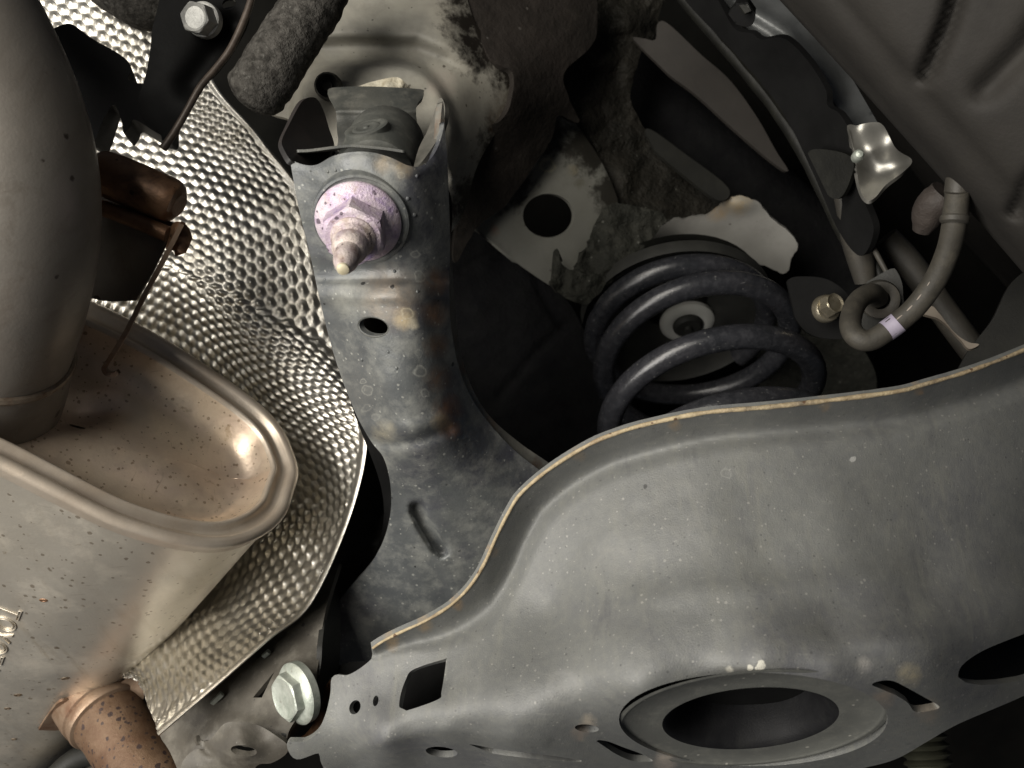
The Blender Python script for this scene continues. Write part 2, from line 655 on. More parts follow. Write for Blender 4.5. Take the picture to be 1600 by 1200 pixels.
M = {}
M['arm'] = material('arm_dusty_paint', (0.130, 0.133, 0.130), (0.160, 0.163, 0.155), 0.46, 0.0, 14, 0.30, 0.72,
                    dust=((0.22, 0.22, 0.195), 240, 0.44, 0.82, 0.45),
                    specks=[((0.36, 0.35, 0.32), 620, 0.46, 0.45), ((0.02, 0.02, 0.021), 600, 0.40, 0.4)],
                    stain=[((0.080, 0.080, 0.098), 7, 0.50, 0.68, 0.55), ((0.19, 0.187, 0.155), 10, 0.55, 0.75, 0.40)],
                    scratch=((0.26, 0.26, 0.235), 0.45, (30, 900, 300)), bump=(0.45, 1400), bump2=(0.05, 320, 0.002),
                    runs=[((0.205, 0.203, 0.175), (170, 170, 14), 0.50, 0.70, 0.55), ((0.070, 0.070, 0.078), (110, 110, 10), 0.55, 0.72, 0.5)],
                    spots=[(1188, 1041, 9, 'dot', (0.62, 0.60, 0.52), 0.9), (1172, 1044, 6, 'dot', (0.62, 0.60, 0.52), 0.8),
                           (612, 1004, 15, 'blob', (0.36, 0.25, 0.13), 0.9), (665, 978, 14, 'blob', (0.36, 0.25, 0.13), 0.8), (715, 945, 12, 'blob', (0.34, 0.22, 0.11), 0.8), (770, 862, 10, 'blob', (0.34, 0.22, 0.11), 0.7),
                           (905, 712, 12, 'blob', (0.34, 0.24, 0.13), 0.7), (1055, 664, 12, 'blob', (0.34, 0.24, 0.13), 0.7), (1290, 634, 12, 'blob', (0.34, 0.24, 0.13), 0.6), (1437, 610, 10, 'blob', (0.34, 0.22, 0.11), 0.8),
                           (960, 890, 34, 'ring', (0.20, 0.198, 0.18), 0.35), (880, 1075, 26, 'ring', (0.21, 0.21, 0.20), 0.4), (1060, 790, 40, 'ring', (0.18, 0.178, 0.165), 0.3), (730, 1070, 22, 'ring', (0.2, 0.2, 0.19), 0.3), (1135, 740, 8, 'ring', (0.3, 0.3, 0.28), 0.5), (1333, 718, 5, 'dot', (0.4, 0.4, 0.38), 0.8), (1008, 760, 5, 'dot', (0.02, 0.02, 0.02), 0.8), (1140, 1046, 8, 'blob', (0.6, 0.58, 0.5), 1.0),
                           (920, 1128, 16, 'blob', (0.42, 0.36, 0.28), 0.8), (1040, 1180, 16, 'blob', (0.55, 0.5, 0.42), 0.9),
                           (1040, 1190, 22, 'blob', (0.45, 0.38, 0.32), 0.8), (1420, 1055, 24, 'blob', (0.38, 0.33, 0.22), 0.8),
                           (1350, 1040, 16, 'blob', (0.38, 0.36, 0.33), 0.8), (1380, 1090, 22, 'blob', (0.30, 0.23, 0.17), 0.6),
                           (1450, 1110, 26, 'blob', (0.30, 0.24, 0.18), 0.6), (905, 1145, 16, 'blob', (0.36, 0.27, 0.2), 0.6)])
M['ring'] = material('arm_spring_pad', (0.110, 0.112, 0.102), (0.138, 0.140, 0.126), 0.6, 0.0, 30,
                     dust=((0.24, 0.235, 0.20), 120, 0.50, 0.8, 0.5), specks=[((0.5, 0.48, 0.42), 320, 0.36, 0.6)], bump=(0.3, 1000))
M['funnel'] = material('arm_paint_shaded', (0.009, 0.009, 0.010), (0.017, 0.017, 0.018), 0.55, 0.0, 40, dust=((0.03, 0.03, 0.028), 90, 0.5, 0.8, 0.5), bump=(0.3, 1100), spec=0.12)  # arm paint darkened, shade inside the drain hole put into the colour
M['edge'] = material('rusty_sheet_edge', (0.44, 0.36, 0.22), (0.27, 0.20, 0.12), 0.7, 0.0, 70,
                     dust=((0.55, 0.45, 0.30), 300, 0.45, 0.7, 0.7), specks=[((0.10, 0.05, 0.025), 380, 0.6, 0.9)], stain=[((0.10, 0.085, 0.07), 45, 0.52, 0.66, 0.8)], bump=(0.9, 700))
SP = (0.40, 0.40, 0.36)
M['link'] = material('link_worn_paint', (0.075, 0.081, 0.086), (0.135, 0.141, 0.137), 0.42, 0.15, 26, 0.32, 0.70,
                     dust=((0.28, 0.28, 0.25), 75, 0.46, 0.80, 0.7),
                     specks=[((0.42, 0.42, 0.38), 560, 0.46, 0.5), ((0.012, 0.012, 0.012), 200, 0.28, 0.9)],
                     stain=[((0.055, 0.055, 0.072), 14, 0.50, 0.66, 0.8)],
                     scratch=((0.3, 0.3, 0.27), 0.4, (400, 60, 900)), bump=(0.25, 900), bump2=(0.12, 160, 0.002),
                     spots=[(650, 397, 7.5, 'ring', SP, 0.42), (655, 432, 8.2, 'ring', SP, 0.42), (654, 552, 5.5, 'ring', SP, 0.25),
                            (656, 580, 9.5, 'ring', SP, 0.50), (664, 614, 6.4, 'ring', SP, 0.38), (680, 645, 7.1, 'ring', SP, 0.23),
                            (567, 597, 3.8, 'ring', SP, 0.40), (573, 610, 7.2, 'ring', SP, 0.34), (572, 637, 7.2, 'ring', SP, 0.21),
                            (627, 274, 5.5, 'ring', (0.5, 0.49, 0.42), 0.31), (588, 651, 5.8, 'ring', SP, 0.21), (655, 690, 7.5, 'ring', SP, 0.22),
                            (632, 497, 22, 'blob', (0.52, 0.42, 0.26), 1.0), (636, 490, 10, 'ring', (0.5, 0.45, 0.33), 0.9), (646, 505, 12, 'blob', (0.55, 0.5, 0.38), 0.9),
                            (610, 465, 60, 'blob', (0.28, 0.22, 0.16), 0.75), (600, 675, 22, 'blob', (0.36, 0.33, 0.25), 0.8), (545, 465, 40, 'blob', (0.25, 0.25, 0.22), 0.7),
                            (680, 440, 26, 'blob', (0.20, 0.12, 0.075), 0.9), (680, 490, 26, 'blob', (0.20, 0.12, 0.075), 0.9), (682, 540, 24, 'blob', (0.17, 0.11, 0.07), 0.9),
                            (686, 590, 26, 'blob', (0.17, 0.10, 0.06), 0.8), (700, 640, 28, 'blob', (0.20, 0.10, 0.055), 0.9), (703, 668, 22, 'blob', (0.22, 0.10, 0.05), 0.9),
                            (690, 660, 20, 'blob', (0.42, 0.34, 0.22), 0.8), (600, 255, 22, 'blob', (0.30, 0.24, 0.16), 0.7), (630, 262, 22, 'blob', (0.34, 0.27, 0.17), 0.7)])
M['bush'] = material('bushing_rubber', (0.055, 0.058, 0.052), (0.085, 0.086, 0.076), 0.7, 0, 60, dust=((0.16, 0.16, 0.14), 120, 0.5, 0.8, 0.5), bump=(0.3, 900))
M['tab'] = material('link_tab_paint', (0.045, 0.048, 0.045), (0.085, 0.085, 0.075), 0.5, 0.1, 60, dust=((0.2, 0.19, 0.16), 110, 0.5, 0.8, 0.55), bump=(0.25, 900))
M['flange'] = material('link_paint_lit', (0.10, 0.098, 0.088), (0.17, 0.165, 0.145), 0.5, 0.1, 60, dust=((0.26, 0.25, 0.21), 110, 0.5, 0.8, 0.5), stain=[((0.13, 0.075, 0.045), 50, 0.55, 0.7, 0.7)], bump=(0.25, 900))  # lighter copy of the tab paint, brightens the shaded flange by colour; rust stain real
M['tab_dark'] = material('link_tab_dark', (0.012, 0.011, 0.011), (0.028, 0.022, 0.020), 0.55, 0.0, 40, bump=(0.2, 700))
M['nut'] = material('lilac_marked_nut', (0.44, 0.34, 0.45), (0.60, 0.51, 0.58), 0.5, 0.25, 110, 0.35, 0.62,
                    dust=((0.66, 0.60, 0.56), 160, 0.45, 0.72, 0.7), stain=[((0.26, 0.18, 0.38), 90, 0.55, 0.68, 0.8), ((0.30, 0.20, 0.15), 210, 0.58, 0.70, 0.7)],
                    specks=[((0.05, 0.03, 0.05), 460, 0.7, 0.8)], bump=(0.8, 900), bump2=(0.3, 260, 0.002))
M['nut2'] = material('lilac_nut_thread', (0.42, 0.34, 0.38), (0.58, 0.50, 0.48), 0.5, 0.25, 130, 0.35, 0.62,
                     dust=((0.66, 0.58, 0.50), 190, 0.45, 0.72, 0.7), stain=[((0.22, 0.14, 0.11), 170, 0.46, 0.64, 0.8)], bump=(0.8, 900), specks=[((0.06, 0.04, 0.04), 520, 0.7, 0.8)])
M['nut_tip'] = material('worn_bolt_tip', (0.62, 0.56, 0.40), (0.5, 0.44, 0.3), 0.5, 0.2, 200)
M['spring'] = material('spring_black_coat', (0.017, 0.018, 0.021), (0.027, 0.027, 0.031), 0.26, 0.0, 30,
                       dust=((0.085, 0.085, 0.092), 240, 0.46, 0.85, 0.55), specks=[((0.30, 0.30, 0.28), 620, 0.40, 0.35)], bump=(0.25, 900), spec=0.6,
                       scratch=((0.2, 0.2, 0.2), 0.4, (90, 700, 500)))
M['blue'] = material('blue_surface', (0.10, 0.32, 0.62), (0.16, 0.40, 0.7), 0.5)
M['rubber'] = material('black_rubber', (0.012, 0.012, 0.010), (0.020, 0.020, 0.017), 0.7, 0, 50, dust=((0.030, 0.030, 0.025), 90, 0.5, 0.8, 0.5), bump=(0.3, 700))
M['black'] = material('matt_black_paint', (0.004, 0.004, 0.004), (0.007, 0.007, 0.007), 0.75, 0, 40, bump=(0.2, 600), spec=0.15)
M['bracket_black'] = material('bracket_black_paint', (0.003, 0.003, 0.003), (0.005, 0.005, 0.005), 0.6, 0, 40, bump=(0.15, 700), spec=0.12)
M['void'] = material('dark_underbody', (0.0045, 0.0045, 0.0040), (0.010, 0.0095, 0.008), 0.85, 0, 12, bump=(0.4, 120), spec=0.1)
M['body'] = material('primer_beige', (0.33, 0.31, 0.26), (0.40, 0.385, 0.33), 0.5, 0, 16,
                     dust=((0.20, 0.19, 0.165), 40, 0.48, 0.80, 0.75), specks=[((0.05, 0.04, 0.03), 230, 0.30, 0.8), ((0.03, 0.03, 0.03), 420, 0.28, 0.7)],
                     stain=[((0.13, 0.128, 0.12), 12, 0.46, 0.62, 0.6)], bump=(0.15, 600), bump2=(0.06, 90, 0.002),
                     spots=[(790, 30, 95, 'spray', (0.022, 0.018, 0.014), 1.0), (815, 95, 60, 'spray', (0.022, 0.018, 0.014), 1.0), (800, 235, 55, 'spray', (0.022, 0.018, 0.014), 1.0), (750, 320, 50, 'spray', (0.022, 0.018, 0.014), 1.0), (795, 170, 40, 'blob', (0.06, 0.04, 0.02), 0.9), (780, 190, 26, 'blob', (0.10, 0.06, 0.03), 0.8), (690, 130, 30, 'blob', (0.5, 0.42, 0.36), 0.6)])
M['body_grey'] = material('primer_grey', (0.15, 0.148, 0.125), (0.19, 0.188, 0.165), 0.6, 0, 18,
                          dust=((0.10, 0.095, 0.08), 50, 0.5, 0.8, 0.6), specks=[((0.04, 0.03, 0.025), 230, 0.3, 0.8)], bump=(0.15, 600),
                          spots=[(790, 285, 45, 'spray', (0.022, 0.018, 0.014), 1.0), (845, 205, 45, 'spray', (0.022, 0.018, 0.014), 1.0), (925, 225, 50, 'spray', (0.020, 0.018, 0.013), 1.0), (960, 300, 36, 'spray', (0.020, 0.018, 0.013), 1.0), (856, 258, 12, 'ring', (0.30, 0.28, 0.2), 0.7), (905, 287, 10, 'blob', (0.08, 0.07, 0.04), 0.9), (895, 265, 12, 'blob', (0.22, 0.19, 0.12), 0.8), (772, 360, 10, 'blob', (0.22, 0.12, 0.08), 0.7)])
M['perch'] = material('primer_light', (0.20, 0.195, 0.18), (0.25, 0.245, 0.225), 0.6, 0, 20, dust=((0.13, 0.12, 0.11), 60, 0.5, 0.8, 0.6),
                      specks=[((0.05, 0.04, 0.03), 230, 0.3, 0.8)], bump=(0.2, 500),
                      spots=[(1150, 312, 30, 'blob', (0.30, 0.22, 0.11), 0.9), (1120, 330, 22, 'blob', (0.26, 0.18, 0.09), 0.8)])
M['undercoat'] = material('brown_undercoat', (0.014, 0.0115, 0.009), (0.026, 0.021, 0.0175), 0.75, 0, 30,
                          dust=((0.045, 0.037, 0.030), 45, 0.5, 0.75, 0.6), specks=[((0.12, 0.11, 0.1), 210, 0.26, 0.6)], bump=(0.6, 400), bump2=(0.3, 90, 0.004), spec=0.3)
M['undercoat2'] = material('grey_undercoat', (0.020, 0.0205, 0.0165), (0.036, 0.036, 0.029), 0.8, 0, 45,
                           dust=((0.075, 0.073, 0.06), 120, 0.5, 0.75, 0.6), specks=[((0.16, 0.16, 0.14), 420, 0.4, 0.6)], bump=(0.8, 420), bump2=(0.8, 110, 0.005), spec=0.25)
M['undercoat3'] = material('black_brown_undercoat', (0.0105, 0.0098, 0.0070), (0.022, 0.0195, 0.0145), 0.7, 0, 40,
                           dust=((0.050, 0.045, 0.034), 70, 0.52, 0.76, 0.6), specks=[((0.14, 0.14, 0.12), 420, 0.4, 0.5)], bump=(0.8, 420), bump2=(0.8, 110, 0.005), spec=0.3)
M['rib'] = material('dark_rib_rubber', (0.006, 0.006, 0.005), (0.010, 0.010, 0.008), 0.6, 0, 60, dust=((0.020, 0.019, 0.014), 60, 0.5, 0.8, 0.5), bump=(0.3, 600), spec=0.25)
M['sealant'] = material('cream_sealant', (0.46, 0.42, 0.32), (0.58, 0.54, 0.43), 0.6, 0, 120, stain=[((0.25, 0.20, 0.12), 160, 0.5, 0.7, 0.6)], bump=(0.5, 500), bump2=(0.5, 150, 0.003))
M['amber'] = material('amber_sealer_bead', (0.12, 0.085, 0.03), (0.22, 0.18, 0.10), 0.35, 0, 200, bump=(0.5, 500))
M['steel'] = material('muffler_steel', (0.58, 0.53, 0.445), (0.66, 0.61, 0.525), 0.36, 0.70, 10, 0.3, 0.7,
                      dust=((0.30, 0.265, 0.20), 30, 0.50, 0.85, 0.45),
                      stain=[((0.50, 0.43, 0.37), 8, 0.50, 0.70, 0.35), ((0.30, 0.215, 0.12), 70, 0.66, 0.76, 0.7), ((0.46, 0.455, 0.41), 9, 0.5, 0.7, 0.4)],
                      specks=[((0.15, 0.10, 0.055), 150, 0.30, 0.6), ((0.16, 0.115, 0.07), 460, 0.60, 0.6)],
                      scratch=((0.24, 0.2, 0.15), 0.55, (60, 900, 40)), bump=(0.12, 900), bump2=(0.08, 40, 0.004), rough_var=0.16,
                      runs=[((0.33, 0.26, 0.17), (90, 12, 90), 0.52, 0.72, 0.55), ((0.56, 0.52, 0.45), (140, 16, 140), 0.56, 0.72, 0.45)])
M['steel_end'] = material('muffler_end_steel', (0.70, 0.57, 0.42), (0.78, 0.66, 0.52), 0.34, 0.70, 14, 0.3, 0.7,
                          dust=((0.40, 0.29, 0.17), 24, 0.46, 0.78, 0.6),
                          stain=[((0.56, 0.41, 0.35), 9, 0.48, 0.68, 0.5), ((0.26, 0.17, 0.085), 90, 0.62, 0.72, 0.7)],
                          specks=[((0.16, 0.09, 0.045), 300, 0.42, 0.6), ((0.18, 0.115, 0.06), 680, 0.70, 0.6)],
                          scratch=((0.26, 0.19, 0.12), 0.4, (60, 900, 40)), bump=(0.14, 700), bump2=(0.08, 45, 0.004), rough_var=0.14)
M['rim'] = material('muffler_rim_steel', (0.50, 0.42, 0.335), (0.60, 0.525, 0.435), 0.34, 0.5, 40, dust=((0.30, 0.21, 0.13), 60, 0.52, 0.8, 0.6), bump=(0.12, 900))
M['pipe'] = material('exhaust_pipe_steel', (0.150, 0.133, 0.115), (0.19, 0.174, 0.152), 0.46, 0.4, 12, 0.3, 0.7,
                     dust=((0.12, 0.10, 0.082), 20, 0.48, 0.8, 0.6), specks=[((0.03, 0.02, 0.015), 130, 0.36, 0.9)], bump=(0.1, 800), bump2=(0.05, 50, 0.004), runs=[((0.09, 0.07, 0.05), (80, 80, 10), 0.50, 0.70, 0.5), ((0.22, 0.20, 0.175), (120, 120, 14), 0.55, 0.72, 0.3)])
M['rust'] = material('rusty_steel', (0.20, 0.105, 0.055), (0.29, 0.168, 0.095), 0.40, 0.5, 60, stain=[((0.045, 0.024, 0.016), 40, 0.48, 0.66, 0.8)],
                     specks=[((0.02, 0.012, 0.01), 260, 0.4, 0.8)], bump=(0.4, 800))
M['rust_pipe'] = material('rusty_tail_pipe', (0.125, 0.075, 0.044), (0.19, 0.122, 0.077), 0.5, 0.35, 60, stain=[((0.10, 0.05, 0.027), 45, 0.45, 0.66, 0.8)],
                          specks=[((0.045, 0.030, 0.028), 330, 0.75, 0.95), ((0.05, 0.035, 0.032), 620, 0.8, 0.9), ((0.045, 0.03, 0.03), 210, 0.4, 0.9)], bump=(0.4, 800))
M['collar'] = material('rusty_collar', (0.24, 0.16, 0.105), (0.33, 0.24, 0.17), 0.45, 0.5, 60, stain=[((0.14, 0.06, 0.03), 50, 0.50, 0.70, 0.8)], bump=(0.3, 800))
M['weld'] = material('weld_steel', (0.16, 0.125, 0.09), (0.24, 0.20, 0.155), 0.5, 0.5, 120, stain=[((0.10, 0.055, 0.03), 90, 0.5, 0.68, 0.7)], bump=(0.6, 500))
M['pit'] = material('dark_pit', (0.05, 0.032, 0.018), (0.12, 0.085, 0.05), 0.5, 0.3, 300)
M['alu'] = material('embossed_aluminium', (0.54, 0.515, 0.46), (0.66, 0.64, 0.59), 0.40, 1.0, 40, 0.3, 0.7,
                    stain=[((0.24, 0.215, 0.165), 22, 0.46, 0.70, 0.65), ((0.16, 0.13, 0.09), 60, 0.58, 0.70, 0.6)], bump=(0.2, 700), bump2=(0.18, 120, 0.002), rough_var=0.08)
M['fibre'] = material('fuzzy_sleeve', (0.030, 0.028, 0.025), (0.085, 0.080, 0.072), 0.95, 0, 240, 0.38, 0.66, bump=(1.0, 700), bump2=(0.8, 160, 0.003), spec=0.1,
                      dust=((0.16, 0.155, 0.14), 420, 0.55, 0.72, 0.7))
M['zinc'] = material('zinc_bolt', (0.40, 0.43, 0.38), (0.56, 0.59, 0.53), 0.42, 0.4, 120, stain=[((0.22, 0.27, 0.22), 90, 0.48, 0.68, 0.7), ((0.16, 0.12, 0.08), 160, 0.58, 0.7, 0.6)], bump=(0.3, 900))
M['steel_bolt'] = material('dull_steel_bolt', (0.26, 0.26, 0.25), (0.40, 0.40, 0.38), 0.5, 0.35, 130, bump=(0.3, 900))
M['brass_bolt'] = material('yellow_zinc_bolt', (0.32, 0.28, 0.20), (0.48, 0.43, 0.33), 0.3, 0.8, 130, bump=(0.3, 900))
M['mount'] = material('mount_dusty_steel', (0.066, 0.059, 0.048), (0.105, 0.095, 0.078), 0.55, 0.15, 30, dust=((0.22, 0.205, 0.17), 60, 0.48, 0.8, 0.6),
                      stain=[((0.05, 0.045, 0.04), 25, 0.5, 0.68, 0.7)], specks=[((0.02, 0.02, 0.02), 240, 0.3, 0.8)], bump=(0.25, 900),
                      scratch=((0.3, 0.29, 0.25), 0.35, (500, 60, 500)))
M['hose'] = material('brake_hose_rubber', (0.030, 0.027, 0.021), (0.048, 0.043, 0.034), 0.65, 0, 60, dust=((0.10, 0.088, 0.066), 90, 0.48, 0.8, 0.6), bump=(0.3, 1000))
M['lilac'] = material('lilac_paint_band', (0.26, 0.23, 0.30), (0.34, 0.31, 0.38), 0.6, 0, 90)
M['print'] = material('pale_print', (0.24, 0.20, 0.17), (0.30, 0.26, 0.22), 0.6, 0, 150)
M['tyre'] = material('tyre_rubber', (0.019, 0.0172, 0.0152), (0.026, 0.0235, 0.0205), 0.75, 0, 18, dust=((0.033, 0.030, 0.026), 25, 0.48, 0.8, 0.6), bump=(0.3, 500), spec=0.3)
M['liner'] = material('dark_plastic_liner', (0.008, 0.008, 0.0065), (0.014, 0.014, 0.011), 0.6, 0, 30, dust=((0.022, 0.021, 0.017), 60, 0.5, 0.8, 0.6), bump=(0.2, 700))
M['strip'] = material('primer_brown_strip', (0.026, 0.023, 0.020), (0.034, 0.030, 0.026), 0.6, 0, 20, bump=(0.15, 600), dust=((0.04, 0.035, 0.03), 50, 0.5, 0.8, 0.5))
M['cover'] = material('dark_felt_cover', (0.0048, 0.0048, 0.0055), (0.0078, 0.0078, 0.008), 0.9, 0, 60, bump=(0.5, 500), bump2=(0.5, 90, 0.004), spec=0.15)
M['chrome'] = material('bright_plated_steel', (0.20, 0.195, 0.175), (0.34, 0.33, 0.30), 0.36, 0.7, 30, bump=(0.08, 500))
M['pale'] = material('pale_bump_stop', (0.50, 0.50, 0.46), (0.58, 0.58, 0.54), 0.6, 0, 50, bump=(0.2, 600))
M['strut'] = material('dusty_dark_arm', (0.026, 0.024, 0.020), (0.042, 0.038, 0.031), 0.6, 0, 50, dust=((0.085, 0.072, 0.054), 70, 0.5, 0.8, 0.6), bump=(0.25, 800))

# ================================================================== the underside of the car (background)
body = thing('car_body', 'grey beige underside of the car body behind the suspension, patched with dark undercoat', 'car body', P(800, 300, 0.62))
tag(sheet('dark_backdrop', [(-500, -400), (2100, -400), (2100, 1700), (-500, 1700)],  # big black sheet standing for the deep shade of the underbody
          [(-500, -400, .80), (2100, -400, .80), (2100, 1700, .95), (-500, 1700, .95), (800, 600, .82)], M['void'], body, step=60, thick=0.004,
          relief=lambda x, y: 0.012 * fbm(x, y, 3, 0.010, 3)), 'black backdrop sheet for the dark rest of the underbody')

# beige rail with raised boss round the bushing
boss = spline([(705, 285), (690, 262), (560, 250), (470, 250), (462, 180), (468, 130), (488, 106), (560, 98), (640, 101), (680, 128), (700, 165), (713, 215)], 8, True)


def rail_relief(x, y):
    s = np.where(inside(np.c_[x, y], boss), 1, -1) * dist_poly(x, y, boss, True)
    r = -0.015 * sstep((s + 10) / 20)
    edge = np.array([(430, 70), (490, 64), (560, 62), (650, 64), (700, 84), (740, 110)])
    dd = np.where(y < np.interp(x, edge[:, 0], edge[:, 1]), 1, -1) * dist_poly(x, y, edge)
    r += -0.014 * sstep((dd + 12) / 24) * sstep((775 - x) / 90)
    bul = np.array([(715, 330), (722, 250), (700, 160)])
    r += -0.008 * np.exp(-(dist_poly(x, y, bul) / 34) ** 2)
    return r + 0.0006 * fbm(x, y, 5, 0.02, 3)


sheet('rail_panel', spline([(470, 300), (470, 300), (462, 200), (425, 178), (396, 160), (440, 60), (470, -40), (470, -40), (720, -40), (720, -40), (745, 40), (790, 85), (806, 130), (798, 175), (770, 215), (745, 262), (725, 330), (700, 370), (700, 370), (560, 330)], 6, True),
      [(400, 170, .500), (470, -30, .520), (600, 30, .515), (600, 150, .500), (720, 0, .53), (790, 120, .535), (700, 230, .505), (740, 300, .545), (690, 360, .52), (400, 290, .50)],
      M['body'], body, step=6, thick=0.003, relief=rail_relief)
# rubber plug
lathe('rubber_plug', P(513, 135, .478), CV((0.1, -0.25, -1)), [(0, .006), (.0025, .006), (.0032, .0035), (.0042, .0035), (.0060, .0055), (.0072, .003), (.0074, 0), (.0074, -.006)], M['rubber'], body, 32)
# cream sealant lump behind the bushing
sheet('sealant_lump', spline([(555, 140), (570, 131), (588, 126), (606, 122), (622, 121), (634, 130), (640, 142), (600, 150)], 4, True),
      [(555, 140, .478), (590, 126, .473), (606, 138, .468), (636, 130, .473), (640, 146, .475)], M['sealant'], body, step=4, thick=0.006,
      relief=lambda x, y: 0.0018 * fbm(x, y, 8, 0.12, 3))
# brown undercoat that flows over the rail
und = spline([(690, -40), (690, -40), (700, 20), (740, 48), (765, 88), (784, 103), (800, 112), (802, 140), (795, 170), (780, 190), (752, 205), (738, 240), (730, 300), (712, 360), (712, 410), (745, 356), (788, 322), (832, 262), (862, 218), (872, 180), (905, 190), (880, 120), (930, 60), (930, -40), (930, -40)], 5, True)
und = und + np.c_[0.9 * fbm(und[:, 0], und[:, 1], 21, 0.10, 3), 0.9 * fbm(und[:, 0], und[:, 1], 22, 0.16, 3)]
sheet('undercoat', und, [(700, 0, .523), (760, 80, .525), (800, 150, .53), (745, 240, .535), (720, 380, .56), (790, 322, .565), (870, 200, .57), (930, -30, .57), (930, 60, .575), (820, 60, .54)],
      M['undercoat'], body, step=6, thick=0.004, relief=lambda x, y: 0.0011 * fbm(x, y, 23, 0.035, 4))
# grey panel with a round access hole
pan = spline([(735, 350), (745, 355), (790, 322), (834, 262), (862, 215), (866, 180), (885, 178), (905, 200), (935, 245), (958, 292), (965, 330), (940, 400), (905, 460), (870, 452), (800, 405)], 6, True)
sheet('access_panel', pan, [(735, 350, .575), (866, 190, .590), (958, 292, .600), (856, 337, .588), (900, 455, .605), (800, 400, .590)], M['body_grey'], body,
      holes=[ellipse(857, 337, 40, 34.5, 0, 40)], step=7, thick=0.004, relief=lambda x, y: 0.0008 * fbm(x, y, 31, 0.02, 3) + 0.012 * sstep(((x - 800) * .72 - (y - 170) * .70 - 20) / 60) * (y < 330))
# lumpy dark undercoat filling the corner above the spring
lump = spline([(868, 160), (880, 110), (925, 50), (925, -50), (925, -50), (1060, -50), (1060, -50), (1030, 20), (1030, 40), (1012, 70), (1000, 90), (985, 150), (1010, 205), (1060, 250), (1130, 310), (1110, 335), (1050, 345), (1000, 345), (960, 340), (935, 245), (905, 200)], 5, True)
lump = lump + np.c_[1.5 * fbm(lump[:, 0], lump[:, 1], 121, 0.10, 3), 1.5 * fbm(lump[:, 0], lump[:, 1], 122, 0.13, 3)]


def lump_relief(x, y):
    r = -.010 * sstep(1 - np.hypot((x - 985) / 48, (y - 40) / 40)) - .008 * sstep(1 - np.hypot((x - 935) / 40, (y - 95) / 26))
    r += -.008 * sstep(1 - np.hypot((x - 978) / 30, (y - 278) / 38)) - .006 * sstep(1 - np.hypot((x - 985) / 26, (y - 120) / 34))
    r += -.005 * sstep(1 - np.hypot((x - 1040) / 45, (y - 325) / 18))
    return r - .0045 * np.abs(fbm(x, y, 123, .035, 4)) + .002


sheet('undercoat', lump, [(868, 160, .595), (925, 50, .600), (925, -50, .60), (1060, -50, .63), (1000, 90, .625), (1010, 205, .63), (1130, 310, .64), (1000, 345, .61), (935, 245, .612)], M['undercoat3'], body, step=5, thick=0.004, relief=lump_relief)
# crumpled grey sealer beside the spring
for nm, ol, dd, sd in (
        ('seam_sealer', [(942, 326), (965, 318), (1000, 325), (1030, 332), (1040, 345), (1022, 368), (1000, 395), (970, 430), (935, 452), (900, 444), (895, 425), (915, 390), (928, 350)], .572, 41),
        ('seam_sealer', [(865, 395), (872, 392), (880, 415), (900, 425), (945, 432), (940, 455), (915, 475), (888, 468), (858, 436)], .566, 43)):
    o = spline(ol, 4, True)
    o = o + np.c_[1.6 * fbm(o[:, 0], o[:, 1], sd, 0.2, 3), 1.6 * fbm(o[:, 0], o[:, 1], sd + 5, 0.2, 3)]
    cx, cy = o.mean(0)
    sheet(nm, o, [(cx - 90, cy - 60, dd + .010), (cx + 90, cy - 60, dd + .022), (cx, cy + 90, dd + .016), (cx, cy, dd + .012)], M['undercoat2'], body, step=4.5, thick=0.004,
          relief=lambda x, y, sd=sd: 0.0045 * np.abs(fbm(x, y, sd + 9, 0.05, 4)) - .003)
# pale spring perch
per = spline([(985, 400), (1018, 358), (1050, 344), (1090, 340), (1115, 330), (1130, 314), (1152, 306), (1180, 313), (1205, 340), (1232, 362), (1246, 384), (1238, 402), (1228, 426), (1205, 420), (1150, 400), (1080, 385)], 5, True)
per = per + np.c_[1.5 * fbm(per[:, 0], per[:, 1], 51, 0.22, 3), 1.5 * fbm(per[:, 0], per[:, 1], 52, 0.22, 3)]
sheet('spring_perch', per, [(985, 400, .625), (1090, 340, .620), (1152, 306, .608), (1246, 384, .615), (1228, 426, .625), (1100, 390, .63)], M['perch'], body, step=6, thick=0.004,
      relief=lambda x, y: 0.0007 * fbm(x, y, 53, 0.03, 3) - 0.006 * np.exp(-(((x - 1155) / 30) ** 2 + ((y - 318) / 14) ** 2)))
# lower perch wall glimpsed right of the coils
sheet('perch_wall', spline([(1180, 480), (1290, 480), (1345, 540), (1370, 600), (1340, 660), (1180, 660)], 8, True), [(1180, 480, .74), (1345, 540, .70), (1340, 660, .72), (1180, 660, .74)], M['undercoat2'], body, step=12, thick=.003)
# brown strip of bare primer above the dark rail
sheet('primer_strip', spline([(990, 62), (1005, 60), (1024, 62), (1028, 36), (1045, 38), (1095, 85), (1140, 125), (1182, 182), (1212, 235), (1232, 268), (1205, 252), (1150, 205), (1090, 150), (1040, 112)], 5, True),
      [(1000, 62, .612), (1045, 38, .612), (1130, 125, .608), (1228, 268, .602), (1090, 150, .605)], M['strip'], body, step=7, thick=.003)
# dark rail (rounded) under that strip
tube('dark_rail', [(880, 60, .72), (970, 135, .71), (1080, 227, .70), (1200, 330, .70), (1330, 450, .70)], [.033, .034, .034, .034, .033], M['cover'], body, 20, .008, noise=0.015, seed=9)
sheet('rail_flange', spline([(1008, 205), (1020, 204), (1070, 240), (1130, 285), (1140, 305), (1120, 312), (1070, 275), (1020, 232)], 5, True), [(1010, 205, .612), (1140, 305, .602), (1070, 260, .606)], M['liner'], body, step=7, thick=.003)
